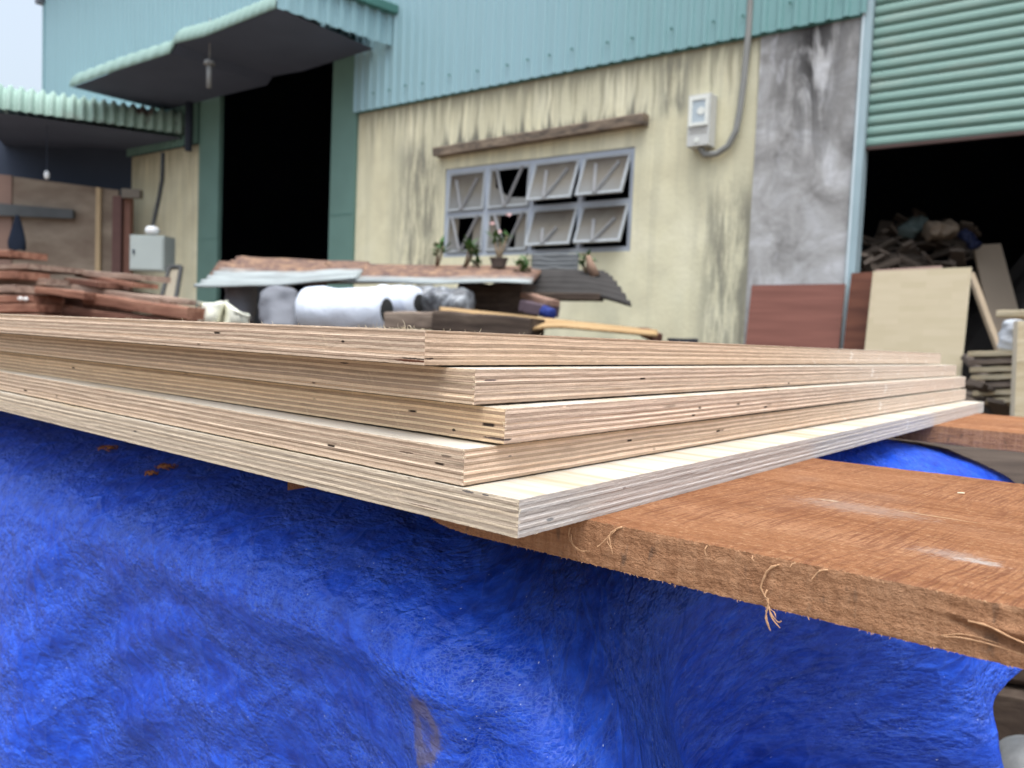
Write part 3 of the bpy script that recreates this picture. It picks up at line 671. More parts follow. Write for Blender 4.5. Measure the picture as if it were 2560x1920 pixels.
wh = thing('warehouse', 'large warehouse with blue green metal cladding above stained yellow plaster walls', 'building', M=FR)
def wpart(mb, name, mats, smooth=False, parent=None):
    o = mb.build(name, mats, smooth=smooth); o.parent = parent or wh; return o
HC = 3.75; HT = 7.2; S0 = -7.85; S1 = 9.5; DEP = 14
sW0, hW0 = 1.36, 2.066; sW1, hW1 = 3.60, 2.992
# plaster wall with the window opening
mb = MB(); th = .2
def wb(s0, s1, h0, h1, m=0, y0=0, y1=None): mb.box(s0, s1, y0, th if y1 is None else y1, h0, h1, m)
wb(0, sW0, 0, HC); wb(sW1, 4.69, 0, HC); wb(sW0, sW1, 0, hW0); wb(sW0, sW1, hW1, HC)
wpart(mb, 'plaster_wall', plaster)
mb = MB(); wb(S0, -3.17, 0, HC); wpart(mb, 'plaster_wall', plaster)
mb = MB(); wb(4.692, 5.45, 0, HC+.02, 0, -.012, .2); wpart(mb, 'concrete_pillar', render_m)
# corrugated cladding
mb = MB(); pitch = .125
def cladstrip(sa, sb, h0, h1, y0=-.045, amp=.022):
    xs = []; s = math.floor(sa/pitch)*pitch
    while s < sb:
        for f_, a_ in ((0, 0), (.55, 0), (.66, 1), (.88, 1), (.99, 0)): xs.append((s+f_*pitch, y0-amp*a_))
        s += pitch
    xs = [(min(max(a, sa), sb), b) for a, b in xs]
    mb.grid([[Vector((a, b, h)) for a, b in xs] for h in (h0, h1)], 0)
cladstrip(-.02, 5.49, HC, HT); cladstrip(S0, -3.17, 4.38, HT); cladstrip(-3.17, -.02, 4.62, HT)
mb.box(S0-.03, S0+.02, -.08, .1, HC, HT)
rn = random.Random(3); k = 0
s = .3
while s < 5.4:                                           # roofing screws near the lower lap
    hh = HC+.16+.03*rn.random(); mb.box(s-.008, s+.008, -.078, -.06, hh-.008, hh+.008, 1); s += pitch*rn.choice((3, 3, 2))
    
mb.box(-.03, 5.47, -.034, -.02, HC-.012, HC+.02, 1)
wpart(mb, 'metal_cladding', [cladm, dgreen])
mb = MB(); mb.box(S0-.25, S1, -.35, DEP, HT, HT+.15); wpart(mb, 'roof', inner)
mb = MB(); mb.box(S0-.12, S0+.02, -.16, -.02, 6.6, 6.95); wpart(mb, 'gutter_end', simple('grey_gutter', (.16, .17, .2), .2))
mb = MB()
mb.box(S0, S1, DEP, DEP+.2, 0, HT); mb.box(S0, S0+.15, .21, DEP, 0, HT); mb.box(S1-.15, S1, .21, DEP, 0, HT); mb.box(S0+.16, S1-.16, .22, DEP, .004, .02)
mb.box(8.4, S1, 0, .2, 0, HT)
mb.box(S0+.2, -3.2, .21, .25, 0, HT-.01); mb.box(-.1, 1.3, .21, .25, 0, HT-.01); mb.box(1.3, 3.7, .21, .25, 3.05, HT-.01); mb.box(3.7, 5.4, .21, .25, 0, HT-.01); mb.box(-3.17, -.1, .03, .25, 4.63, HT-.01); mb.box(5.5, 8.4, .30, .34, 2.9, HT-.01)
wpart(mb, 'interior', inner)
mb = MB(); cladstrip(S0, -3.17, HC, 4.38); wpart(mb, 'shaded_green_cladding', green)  # darker green than the cladding above puts the awning's shade into the colour
mb = MB(); a = loc_w(424, 330); mb.tube([Vector((a.x, -.12, a.z)), Vector((a.x, -.12, 4.3))], .05, 10); wpart(mb, 'downpipe', inner, True)
# door posts
sa, _ = wsh(432, 500); sb, _ = wsh(478, 300); sc_, _ = wsh(720, 300); sd_ = -.005
mb = MB(); mb.box(-3.17, sb, -.03, .03, 0, 4.6); mb.box(-3.17, sb, -.036, -.031, 1.48, 1.52, 1); mb.box(-3.175, sb+.003, -.036, -.031, 2.42, 2.425, 1); wpart(mb, 'door_post', [green, dgreen])
mb = MB(); mb.box(sc_, sd_, -.03, .3, 0, 4.6); mb.box(sc_, sd_, -.036, -.031, 2.6, 2.606, 1); wpart(mb, 'door_post', [green, dgreen])
mb = MB(); mb.box(-3.17, 0, -.03, .02, 4.60, 4.66); wpart(mb, 'door_header', dgreen)
# roller shutter with slats, bottom bar, guide
mb = MB(); h = 2.79; rr = []
shm = NM('green_roller_shutter', .42, .45); x, y, z = shm.sep(shm.ob())
sf = shm.ma('FRACT', shm.ma('DIVIDE', shm.ma('SUBTRACT', z, 2.79), .0805))
shc = shm.mix(shm.noise(shm.mapp(shm.ob(), (.5, 1, 12)), 1., 3.), (.15, .27, .235), (.24, .37, .325))
shc = shm.mix(shm.ma('MULTIPLY', shm.step(shm.noise(shm.mapp(shm.ob(), (1, 1, 5), (9, 0, 0)), 1., 4., .6), .5, .7), .55), shc, (.30, .36, .31)); shm.col(shc)
while h < HT:
    for f_, a_ in ((0, .002), (.06, .020), (.25, .026), (.55, .024), (.8, .012), (.9, .0)): rr.append([Vector((5.53, .06-a_, h+f_*.0805)), Vector((8.4, .06-a_, h+f_*.0805))])
    h += .0805
mb.grid(rr, 0, flip=False); wpart(mb, 'roller_shutter', shm.m)
mb = MB(); mb.box(5.53, 8.4, .03, .07, 2.765, 2.79); wpart(mb, 'shutter_bottom_bar', simple('rusty_bar', (.08, .05, .045), .3))
mb = MB(); mb.box(5.455, 5.525, -.03, .12, .0, HT-.02); mb.box(5.462, 5.475, -.04, -.031, .0, HT-.02, 1); wpart(mb, 'shutter_guide', [simple('pale_blue_rail', (.34, .44, .48), .2, 2.), simple('bright_rail_lip', (.6, .68, .72), .1)])
# window ledge above
mb = MB(); s_a, h_a = wsh(938, 320, .09); s_b, h_b = wsh(1392, 247, .09); sgs = 24; rws = []
for k in range(sgs+1):
    t = k/sgs; s = s_a+(s_b-s_a)*t; h = 3.16+(3.20-3.16)*t+.004*mnoise.noise(Vector((s*9, 0, 0)))
    d = .11+.006*mnoise.noise(Vector((s*7, 3, 0)))
    rws.append([Vector((s, .0, h-.045)), Vector((s, -d, h-.045)), Vector((s, -d-.004, h+.035)), Vector((s, -d+.02, h+.05)), Vector((s, 0, h+.05))])
mb.grid(rws, 0); mb.f.append(tuple(range(5))); mb.m.append(0); n0 = len(mb.v); mb.f.append(tuple(n0-1-j for j in range(5))); mb.m.append(0)
lg = NM('stained_ledge', .9, .1); lc = lg.ramp(lg.noise(lg.mapp(lg.ob(), (5, 1, 14)), 1., 5., .7), (.35, (.09, .075, .065)), (.55, (.22, .17, .13)), (.75, (.36, .29, .22))); lg.col(lc)
wpart(mb, 'window_ledge', lg.m)
# window: frame and eight sashes
wf = MB(); fw_ = .045
alu = simple('grey_blue_window_frame', (.37, .41, .48), .15, 8., .45, .4)
wn_ = MB(); yF0, yF1 = .015, .07
def fb(mb, s0, s1, h0, h1, y0=yF0, y1=yF1, m=0): mb.box(s0, s1, y0, y1, h0, h1, m)
fb(wf, sW0, sW1, hW1-fw_, hW1); fb(wf, sW0, sW1, hW0, hW0+fw_); fb(wf, sW0, sW0+fw_, hW0+fw_, hW1-fw_); fb(wf, sW1-fw_, sW1, hW0+fw_, hW1-fw_)
cw = (sW1-sW0)/4; hm = (hW0+hW1)/2-.01
for k in (1, 2, 3): fb(wf, sW0+cw*k-.025, sW0+cw*k+.025, hW0+fw_, hW1-fw_)
for k in range(4): fb(wf, sW0+cw*k+(.045 if k == 0 else .026), sW0+cw*(k+1)-(.045 if k == 3 else .026), hm-.022, hm+.022, yF0+.004, yF1-.004)
# painted reveal band round the opening
win = wpart(wf, 'window', alu)
gl = NM('dusty_glass', .45, .35); x, y, z = gl.sep(gl.ob()); gn = gl.noise(gl.ob(), 5., 5., .6)
gf = gl.ma('FRACT', gl.ma('DIVIDE', gl.ma('SUBTRACT', z, 2.07), .465)); gl.col(gl.ramp(gl.ma('ADD', gl.ma('MULTIPLY', gf, .75), gl.ma('MULTIPLY', gn, .35)), (.30, (.20, .20, .195)), (.55, (.16, .14, .11)), (.80, (.085, .065, .048)))); glass = gl.m
sash_m = simple('pale_sash_frame', (.36, .38, .40), .2, 20., .5, .3); vbar = simple('pale_tape_bars', (.27, .27, .28), .2, 10.)
def sash(k, r, ang, pane, vb):
    """hinged along its top, swung out by ang"""
    s0 = sW0+cw*k+(.047 if k == 0 else .028); s1 = sW0+cw*(k+1)-(.047 if k == 3 else .028)
    ht = (hW1-fw_-.003) if r == 0 else (hm-.024); hb = (hm+.024) if r == 0 else (hW0+fw_+.003); H_ = ht-hb; W_ = s1-s0
    M = Matrix.Translation(Vector((s0, .03, ht))) @ Matrix.Rotation(-ang, 4, 'X') @ Matrix.Translation(Vector((0, -.012, -H_)))
    m_ = MB(); a = .022
    m_.box(0, W_, 0, .022, 0, a, 0, M); m_.box(0, W_, 0, .022, H_-a, H_, 0, M); m_.box(0, a, 0, .022, a, H_-a, 0, M); m_.box(W_-a, W_, 0, .022, a, H_-a, 0, M)
    if pane == 'full': m_.box(a, W_-a, .009, .013, a, H_-a, 1, M)
    elif pane == 'broken':
        pts = [(a, a), (W_-a, a), (W_-a, H_*.20), (W_*.52, H_*.24), (W_*.30, H_*.42), (W_*.17, H_*.52), (W_*.12, H_-a), (a, H_-a)]
        i0 = len(m_.v); m_.v += [M @ Vector((q[0], .010, q[1])) for q in pts]; m_.f.append(tuple(range(i0, i0+8))); m_.m.append(1)
    elif pane == 'side':
        m_.box(a, W_*.30, .009, .013, a, H_-a, 1, M)
        m_.box(W_*.72, W_-a, .009, .013, a, H_-a, 1, M)
    if vb:
        x0, x1, xb, yt = vb
        for (q0, q1) in ((x0, xb-.02), (x1, xb+.02)):
            m_.bar(M @ Vector((W_*q0, -.006, H_*yt)), M @ Vector((W_*q1, -.006, .012)), .012, .028, 2, up=WN)
    o = m_.build('sash', [sash_m, glass, vbar]); o.parent = win
A_ = R(4)
sash(0, 0, A_, 'full', (.22, .80, .42, .80)); sash(1, 0, A_, 'broken', (.18, .82, .45, .98)); sash(2, 0, R(20), 'full', (.32, .80, .42, .75)); sash(3, 0, R(22), 'full', (.30, .80, .44, .78))
sash(0, 1, A_, 'side', (.12, .85, .42, .98)); sash(1, 1, A_, 'side', (.16, .88, .50, .98)); sash(2, 1, R(20), 'full', (.34, .66, .42, .45)); sash(3, 1, R(22), 'full', (.34, .80, .44, .60))
# awning over the tall doorway
fr_ = onz(603, 18, 4.38-CAMH); offR = (fr_-WA).dot(WN)
s_fr = (fr_-WA).dot(WS)
def loc_at(u, v, o): s, h = wsh(u, v, o); return Vector((s, -o, h))
print('awning', offR, s_fr)
L0 = loc_at(150, 186, offR); L1 = loc_at(365, 113, offR); L1b = loc_at(382, 82, offR); L2 = loc_at(440, 76, offR); L3 = loc_at(596, 14, offR)
print(L0, L1, L2, L3)
aw = MB()
path = [L0, L0.lerp(L1, .5)+Vector((0, 0, .015)), L1, L1b.lerp(L1, .3), L2, L2.lerp(L3, .5), L3]
fine = []
for k in range(len(path)-1):
    for j in range(14): fine.append(path[k].lerp(path[k+1], j/14))
fine.append(path[-1])
rows = []
hw = L3.z+.02
for i_, P in enumerate(fine):
    rib = .010*math.sin(i_*2.1); row = [Vector((P.x, P.y+.01, P.z-.01))]
    for a in range(0, 9):     # bullnose
        q = a/8*math.pi*.5; row.append(Vector((P.x, P.y+.21-.21*math.cos(q)-rib*.5, P.z+.21*math.sin(q)+rib*1.5)))
    bz = max(P.z+.35, 4.85); row.append(Vector((P.x, -.06, bz+rib)))
    rows.append(row)
aw.grid(rows, 0, flip=True)
awn_m = NM('faded_green_awning', .6, .3); n_ = awn_m.noise(awn_m.ob(), 3., 4.); n2 = awn_m.noise(awn_m.mapp(awn_m.ob(), (30, 30, 30)), 1., 3.)
awn_m.col(awn_m.mix(n2, awn_m.mix(n_, (.17, .27, .24), (.30, .41, .37)), (.23, .34, .30)))
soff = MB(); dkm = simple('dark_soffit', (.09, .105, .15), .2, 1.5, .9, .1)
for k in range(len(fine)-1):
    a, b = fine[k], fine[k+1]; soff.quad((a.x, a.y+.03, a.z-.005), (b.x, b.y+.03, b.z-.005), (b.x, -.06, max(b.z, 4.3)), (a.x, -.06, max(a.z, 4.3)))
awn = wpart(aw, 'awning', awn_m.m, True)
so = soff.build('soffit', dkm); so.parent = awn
sf_ = MB(); xa = L3.x; n = 42; rows = [[], []]
for k in range(n*4+1):       # right-hand end fascia with ribs and a dark capping
    yv = L3.y+(-.05-L3.y)*k/(n*4); ph = (k/(n*4)*9.) % 1; d = .028 if .45 < ph < .85 else 0
    rows[0].append(Vector((xa+.02+d+ .25*(k/(n*4)), yv, L3.z-.02))); rows[1].append(Vector((xa+.02+d+.25*(k/(n*4)), yv, L3.z+.33)))
sf_.grid(rows, 0); o = sf_.build('end_fascia', cladm); o.parent = awn
cpf = MB(); cpf.bar(Vector((xa+.03, L3.y-.02, L3.z+.36)), Vector((xa+.31, -.05, L3.z+.36)), .10, .10); o = cpf.build('capping', dgreen); o.parent = awn
lp = loc_at(452, 150, 1.2); lamp = MB(); lamp.tube([lp+Vector((0, 0, -.20)), lp+Vector((0, 0, .06))], .026, 12); lamp.tube([lp+Vector((0, 0, .05)), lp+Vector((0, 0, .09))], [.06, .055], 12); lamp.tube([lp+Vector((0, 0, .1)), lp+Vector((0, 0, .55))], .008, 6)
tl = simple('grey_white_tube', (.22, .22, .22), .1); o = lamp.build('hanging_lamp', tl, smooth=True); o.parent = awn
o = None
# conduit and cable on the wall
mb = MB(); pts = [loc_at(1624, -60, .05), loc_at(1618, 60, .05), loc_at(1606, 180, .05), loc_at(1598, 240, .05), loc_at(1590, 282, .05), loc_at(1572, 316, .05), loc_at(1548, 332, .05), loc_at(1522, 334, .06), loc_at(1512, 318, .08)]
sm = []
for k in range(len(pts)-1):
    for j in range(5): sm.append(pts[k].lerp(pts[k+1], j/5))
sm.append(pts[-1]); mb.tube(sm, .026, 10); wpart(mb, 'conduit', simple('grey_conduit', (.24, .24, .23), .2, 6.), True)
# electricity meter
tl_, tr_ = loc_at(1487, 206, .15), loc_at(1532, 200, .15); bl_ = loc_at(1483, 313, .15)
s0, s1, h1, h0 = 4.02, 4.28, 3.40, 2.96
cs = wsh(1487, 206, .15); s0 = cs[0]; s1 = wsh(1535, 200, .15)[0]; h1 = cs[1]; h0 = wsh(1484, 316, .15)[1]
mt = thing('electricity_meter', 'white plastic electricity meter box with a clear window on the yellow wall', 'meter box', M=FR @ Matrix.Translation(Vector((s0, 0, h0))))
W_, H_ = s1-s0, h1-h0
grey = simple('weathered_white_plastic', (.52, .52, .50), .12, 9., .45, .4)
white = simple('white_plastic', (.72, .73, .68), .08, 9., .4, .4)
mb = MB(); mb.box(0, W_, -.135, -.005, 0, H_); mb.box(-.004, W_+.004, -.05, -.03, -.004, H_+.004); 
for k in range(7): mb.box(.02, W_-.02, -.139, -.1352, .10+k*.010, .106+k*.010)
ob = mb.build('housing', grey); ob.parent = mt; bv = ob.modifiers.new('b', 'BEVEL'); bv.width = .012; bv.segments = 3
mb = MB(); a = .028; wx0, wx1, wz0, wz1 = .012, W_-.012, H_*.38, H_-.02
mb.box(wx0, wx1, -.152, -.136, wz1-a, wz1); mb.box(wx0, wx1, -.152, -.136, wz0, wz0+a); mb.box(wx0, wx0+a, -.152, -.136, wz0+a, wz1-a); mb.box(wx1-a, wx1, -.152, -.136, wz0+a, wz1-a)
ob = mb.build('window_frame', white); ob.parent = mt
mb = MB(); mb.box(wx0+a, wx1-a, -.143, -.1365, wz0+a, wz1-a); ob = mb.build('window', NM('meter_window', .08, .6).col((.42, .48, .52)).m); ob.parent = mt
mb = MB(); cx = (wx0+wx1)/2+.02; cz = (wz0+wz1)/2; mb.tube([Vector((cx, -.1432, cz)), Vector((cx, -.148, cz))], .032, 16); ob = mb.build('dial', white); ob.parent = mt
mb = MB(); mb.tube([Vector((W_*.45, -.1352, .045)), Vector((W_*.45, -.142, .045))], .02, 12); ob = mb.build('seal', white); ob.parent = mt

# ------------------------------------------------------------------ left shed with the bull-nosed roof
E0 = at(-60, 226, 10.2); E1 = at(405, 291, 11.25)
shed = thing('lean_to_shed', 'open lean-to shed with faded green corrugated roof and plywood lining at the left', 'shed', loc=(E0.x, E0.y, 0))
def spart(mb, name, mats, smooth=False, parent=None):
    mb.v = [p-Vector((E0.x, E0.y, 0)) for p in mb.v]
    o = mb.build(name, mats, smooth=smooth); o.parent = parent or shed; return o
mb = MB(); dE = (E1-E0); nE = Vector((dE.y, -dE.x, 0)).normalized(); nr = 190; rows = []
for k in range(nr+1):
    B = E0+dE*(k/nr); rib = .028*math.sin(k/nr*2*math.pi*21); row = []
    for a in range(8):
        q = a/7*math.pi*.5; row.append(B+nE*(-.22+.22*math.cos(q)+rib*math.cos(q))+Vector((0, 0, .34*math.sin(q)+rib*math.sin(q)-.0)))
    row.append(B-nE*3.2+Vector((0, 0, .10+rib))); rows.append(row)
mb.grid(rows, 0)
rf = NM('faded_shed_roof', .65, .3); fn = rf.noise(rf.ob(), 2.5, 4.); fx, fy, fz = rf.sep(rf.ob())
rc = rf.mix(fn, (.22, .34, .29), (.42, .55, .49)); rc = rf.mix(rf.ma('MULTIPLY', rf.step(rf.noise(rf.mapp(rf.ob(), (2, 2, 2), (4, 0, 0)), 1., 4., .6), .5, .62), rf.step(fx, .6, 1.7)), rc, (.10, .055, .05)); rf.col(rc)
spart(mb, 'roof', rf.m, True)
mb = MB(); a = E0-nE*.1+Vector((0, 0, -.03)); b = E1-nE*.1+Vector((0, 0, -.03)); mb.quad(a, b, b-nE*3.05+Vector((0, 0, .0)), a-nE*3.05+Vector((0, 0, .0))); spart(mb, 'ceiling', dkm)
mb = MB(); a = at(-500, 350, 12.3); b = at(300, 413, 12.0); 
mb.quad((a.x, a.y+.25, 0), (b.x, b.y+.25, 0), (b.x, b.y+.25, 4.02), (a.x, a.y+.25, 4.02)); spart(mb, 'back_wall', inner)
def lining(u0, v0, u1, v1, Y, name, mat, th=.02, vb=None):
    a = at(u0, v0, Y); b = at(u1, v1, Y); m_ = MB()
    z0 = 0 if vb is None else at(u0, vb, Y).z
    m_.v = [Vector((a.x, Y, z0)), Vector((b.x, Y, z0)), Vector((b.x, Y, b.z)), Vector((a.x, Y, a.z)), Vector((a.x, Y+th, z0)), Vector((b.x, Y+th, z0)), Vector((b.x, Y+th, b.z)), Vector((a.x, Y+th, a.z))]
    m_.f = [(0, 1, 2, 3), (5, 4, 7, 6), (3, 2, 6, 7), (1, 5, 6, 2), (4, 0, 3, 7), (4, 5, 1, 0)]; m_.m = [0]*6
    return spart(m_, name, mat)
pb = NM('dingy_plywood', .85, .15); pbn = pb.noise(pb.mapp(pb.ob(), (1.5, 1, 4)), 1., 5., .6); pb.col(pb.ramp(pbn, (.3, (.15, .11, .085)), (.5, (.21, .165, .13)), (.72, (.29, .24, .19))))
pb2 = simple('reddish_plywood', (.20, .125, .10), .2, 3.)
lining(26, 381, 256, 411, 11.6, 'plywood_lining', pb.m); lining(-120, 366, 25, 379, 11.58, 'plywood_lining', pb2)
lining(207, 404, 217, 406, 11.55, 'batten', simple('pale_batten', (.42, .31, .19), .2, 4.), .04)
lining(-80, 432, 157, 453, 11.5, 'shelf_rail', simple('dark_rail', (.07, .075, .08), .2), .06, 462)
lining(243, 423, 262, 423, 11.2, 'post', simple('dark_red_post', (.10, .05, .045), .2), .1)
lining(268, 423, 282, 423, 11.25, 'post', simple('red_brown_post', (.16, .075, .055), .2), .1)
lining(262, 407, 302, 409, 11.15, 'post_bracket', simple('grey_brown_bracket', (.14, .12, .10), .2), .1, 426)
# hanging dark garment and lamp in the shed
mb = MB(); cu, Y = 37.5, 11.2; rings = []
for k in range(13):
    t = k/12; v = 464+76*t; wd = (2+17*min(1, (t*1.35)**.8))*(1 if t < .93 else .9); c = at(cu-1+1.5*t, v, Y); w_ = wd/1712*Y
    rings.append([c+Vector((w_*math.cos(q)*(1+.08*math.sin(3*q+t*5)), .5*w_*math.sin(q), .01*math.sin(5*q))) for q in [2*math.pi*j/20 for j in range(20)]])
for r_ in rings: r_.append(r_[0])
mb.grid(rings, 0, flip=True); tag(mb.build('hanging_coat', simple('dark_navy_cloth', (.018, .024, .04), .3, 4., .9, .1), smooth=True, recenter=True), 'dark cloth coat hanging against the plywood lining of the left shed', 'coat')
mb = MB(); c = at(101, 377, 11.0); mb.tube([c+Vector((0, 0, -.06)), c+Vector((0, 0, -.03)), c+Vector((0, 0, .03)), c+Vector((0, 0, .05))], [.015, .034, .03, .01], 12)
bt_ = thing('light_bulb', 'small white bulb hanging in the dark of the left shed', 'light bulb', loc=tuple(c)); mb.v = [p-c for p in mb.v]
o = mb.build('bulb', simple('white_bulb', (.85, .87, .9), .05), smooth=True); o.parent = bt_
mb = MB(); mb.tube([Vector((0, 0, .05)), Vector((0, 0, .75))], .006, 6); o = mb.build('cord', inner); o.parent = bt_
# cabinet, bowl, cable and framed board beside the left wall
gcab = simple('light_grey_cabinet', (.36, .40, .39), .08, 5., .5, .4)
def cab():
    a = at(281, 507, 9.6); b = at(359, 511, 9.6); zt = a.z; z0 = at(281, 583, 9.6).z; W_ = b.x-a.x; H_ = zt-z0
    t = thing('electric_cabinet', 'light grey steel electric cabinet fixed by the yellow wall left of the doorway', 'electric cabinet', M=Matrix.Translation(a-Vector((0, 0, H_))) @ Matrix.Rotation(R(-6), 4, 'Z'))
    m_ = MB(); m_.box(0, W_, 0, .25, 0, H_); o = m_.build('case', gcab); o.parent = t
    m_ = MB(); m_.box(.015, W_-.015, -.014, -.001, .015, H_-.015); o = m_.build('door', gcab); o.parent = t
    m_ = MB(); m_.box(.05, .07, -.03, -.0145, H_*.45, H_*.58); o = m_.build('handle', inner); o.parent = t
    return t, a, zt
_, ca, czt = cab()
mb = MB(); c = at(329, 498, 9.65); mb.tube([c+Vector((0, 0, -.05)), c+Vector((0, 0, -.04)), c, c+Vector((0, 0, .045)), c+Vector((0, 0, .055))], [.03, .07, .085, .06, .01], 16)
tag(mb.build('bowl', simple('glazed_white', (.75, .76, .78), .05, rough=.3), smooth=True, recenter=True), 'upturned white bowl on top of the grey electric cabinet', 'bowl')
mb = MB(); pts = [at(352, 330, 10.3), at(350, 390, 10.3), at(343, 430, 10.25), at(334, 470, 10.2), at(330, 486, 9.9), at(333, 492, 9.85)]
mb.tube(pts, .028, 8); tag(mb.build('power_cable', simple('black_cable', (.03, .03, .03), .2), smooth=True, recenter=True), 'thick black cable hanging down to the grey electric cabinet', 'cable')
def slab(name, c4, th, mat, label, cat, group=None, frame=None):
    """c4: top-left, top-right, bottom-right, bottom-left; thickness away from viewer; local x along top, z up"""
    tl, tr, br, bl = [Vector(p) for p in c4]; x = (tr-tl).normalized(); zz = ((tl-bl)+(tr-br)).normalized(); y = zz.cross(x).normalized(); zz = x.cross(y)
    M = Matrix(((x.x, y.x, zz.x, bl.x), (x.y, y.y, zz.y, bl.y), (x.z, y.z, zz.z, bl.z), (0, 0, 0, 1)))
    m_ = MB(); F = [bl, br, tr, tl]; B = [p+y*th for p in F]; m_.v = F+B
    m_.f = [(0, 1, 2, 3), (5, 4, 7, 6), (3, 2, 6, 7), (1, 5, 6, 2), (4, 0, 3, 7), (4, 5, 1, 0)]; m_.m = [0, 0, 1, 1, 1, 1]
    mats = mat if isinstance(mat, list) else [mat, mat]
    if frame:
        t = thing(name, label, cat, group=group, M=M); o = m_.build('board', mats, M=M); o.parent = t; o.matrix_parent_inverse = M.inverted()
        f_ = MB()
        for a, b in ((tl, tr), (tr, br), (br, bl), (bl, tl)): f_.bar(a-y*.006, b-y*.006, .035, .04, 0, up=y)
        o = f_.build('frame', frame, M=M); o.parent = t; o.matrix_parent_inverse = M.inverted(); return t
    return tag(m_.build(name, mats, M=M), label, cat, group)
slab('leaning_board', [at(367, 578, 8.2), at(392, 577, 8.2), at(372, 700, 7.8), at(335, 700, 7.8)], .03, simple('dusty_beige_board', (.28, .24, .18), .2), 'small beige board in a dark frame leaning below the electric cabinet', 'framed board', frame=simple('dark_frame', (.05, .05, .05), .2))
# box seen far inside the tall doorway
mb = MB(); a = wpt(-1.45, 0, -2.2); mb.box(-.22, .22, -.2, .2, 0, .0+wsh(600, 614, -2.2)[1]+.0); mb.v = [Vector((p.x, p.y, p.z)) for p in mb.v]
q = onw(602, 614, -2.0)
for p in mb.v: p.x += q.x; p.y += q.y; p.z = p.z if p.z < .1 else q.z
tag(mb.build('cardboard_box', simple('tan_cardboard', (.50, .36, .22), .15), recenter=True), 'tan cardboard stack just inside the tall dark doorway', 'box')
slab('grey_panel', [onw(490, 590, -1.2), onw(590, 603, -1.2), onw(590, 760, -1.0), onw(490, 760, -1.0)], .02, simple('grey_sheet', (.16, .165, .18), .2), 'dark grey sheet standing inside the tall doorway left of the tan box', 'sheet')

# ------------------------------------------------------------------ left pile of red-brown timber
def rough_mat(name, a, b, c_, sc_x=3):
    m = NM(name, .85, .15); g = m.noise(m.mapp(m.ob(), (sc_x, 28, 28)), 1., 5., .65, .5); m.col(m.ramp(g, (.3, a), (.5, b), (.72, c_))); m.bump(g, .5, .008); return m.m
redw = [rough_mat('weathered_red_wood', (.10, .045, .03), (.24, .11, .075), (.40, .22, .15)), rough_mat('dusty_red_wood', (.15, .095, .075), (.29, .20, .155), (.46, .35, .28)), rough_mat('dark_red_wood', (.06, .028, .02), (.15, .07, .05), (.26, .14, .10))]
def beam(name, p0, p1, wd, th, mat, label, cat, group=None, seed=0, up=None, seg=6):
    p0 = Vector(p0); p1 = Vector(p1); x = (p1-p0).normalized(); up = up or Vector((0, 0, 1)); y = up.cross(x).normalized(); z = x.cross(y)
    M = Matrix(((x.x, y.x, z.x, p0.x), (x.y, y.y, z.y, p0.y), (x.z, y.z, z.z, p0.z), (0, 0, 0, 1)))
    m_ = MB(); L_ = (p1-p0).length; m_.bar(Vector((0, 0, 0)), Vector((L_, 0, 0)), wd, th, seg=seg, jit=th*.07, seed=seed)
    o = m_.build(name, mat); o.matrix_world = M; return tag(o, label, cat, group)
G = 'red brown timbers in the left pile'
LP = [ # u0,v0,Y0, u1,v1,Y1, width, thick_px, mat, label
 (-190, 546, 4.6, 62, 552, 4.1, .20, 13, 0, 'short plank on the very top of the left pile, at the frame edge'),
 (-190, 583, 4.8, 124, 581, 4.1, .30, 10, 1, 'dusty wide plank directly beneath the topmost plank of the left pile'),
 (-190, 597, 4.5, 75, 597, 4.0, .16, 16, 0, 'reddish plank at the frame edge, third layer of the left pile'),
 (-190, 612, 4.6, 128, 611, 4.05, .14, 14, 1, 'plank ending above the square black gap in the left pile'),
 (-190, 630, 4.5, 68, 626, 3.95, .16, 15, 1, 'greyish plank left of the square black gap in the left pile'),
 (99, 628, 3.9, 204, 641, 3.85, .14, 15, 0, 'stubby plank starting right of the square black gap in the left pile'),
 (-190, 650, 4.4, 106, 648, 3.9, .16, 15, 0, 'plank with two pale chips at its face, low in the left pile'),
 (-190, 670, 4.3, 118, 667, 3.9, .2, 17, 0, 'orange brown plank just above the plywood at the left edge'),
 (-190, 690, 4.2, 128, 690, 3.85, .22, 17, 0, 'lowest visible plank at the left edge of the pile'),
 (120, 585, 4.6, 338, 603, 3.9, .15, 12, 1, 'long thin plank across the top right of the left pile'),
 (187, 595, 4.4, 315, 618, 3.85, .12, 9, 0, 'thin slanting lath under the long top plank of the left pile'),
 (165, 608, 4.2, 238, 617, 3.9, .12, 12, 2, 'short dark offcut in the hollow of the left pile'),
 (200, 624, 4.15, 380, 652, 3.75, .22, 12, 1, 'broad dusty plank sloping down to the right in the left pile'),
 (200, 645, 3.95, 425, 678, 3.55, .10, 24, 0, 'thick squared beam running to the right end of the left pile'),
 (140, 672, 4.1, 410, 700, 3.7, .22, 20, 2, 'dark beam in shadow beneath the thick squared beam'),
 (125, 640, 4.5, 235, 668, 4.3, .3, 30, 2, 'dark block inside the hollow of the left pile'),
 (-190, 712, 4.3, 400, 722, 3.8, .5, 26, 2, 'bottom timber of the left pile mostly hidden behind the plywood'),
 (300, 640, 3.9, 392, 655, 3.7, .12, 8, 1, 'thin plank with a pale chipped end near the right of the left pile')]
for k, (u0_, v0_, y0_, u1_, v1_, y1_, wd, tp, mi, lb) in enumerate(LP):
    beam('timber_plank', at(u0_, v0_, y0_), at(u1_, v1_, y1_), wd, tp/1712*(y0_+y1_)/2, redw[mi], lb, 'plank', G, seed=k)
rn = random.Random(12)
mb = MB(); 
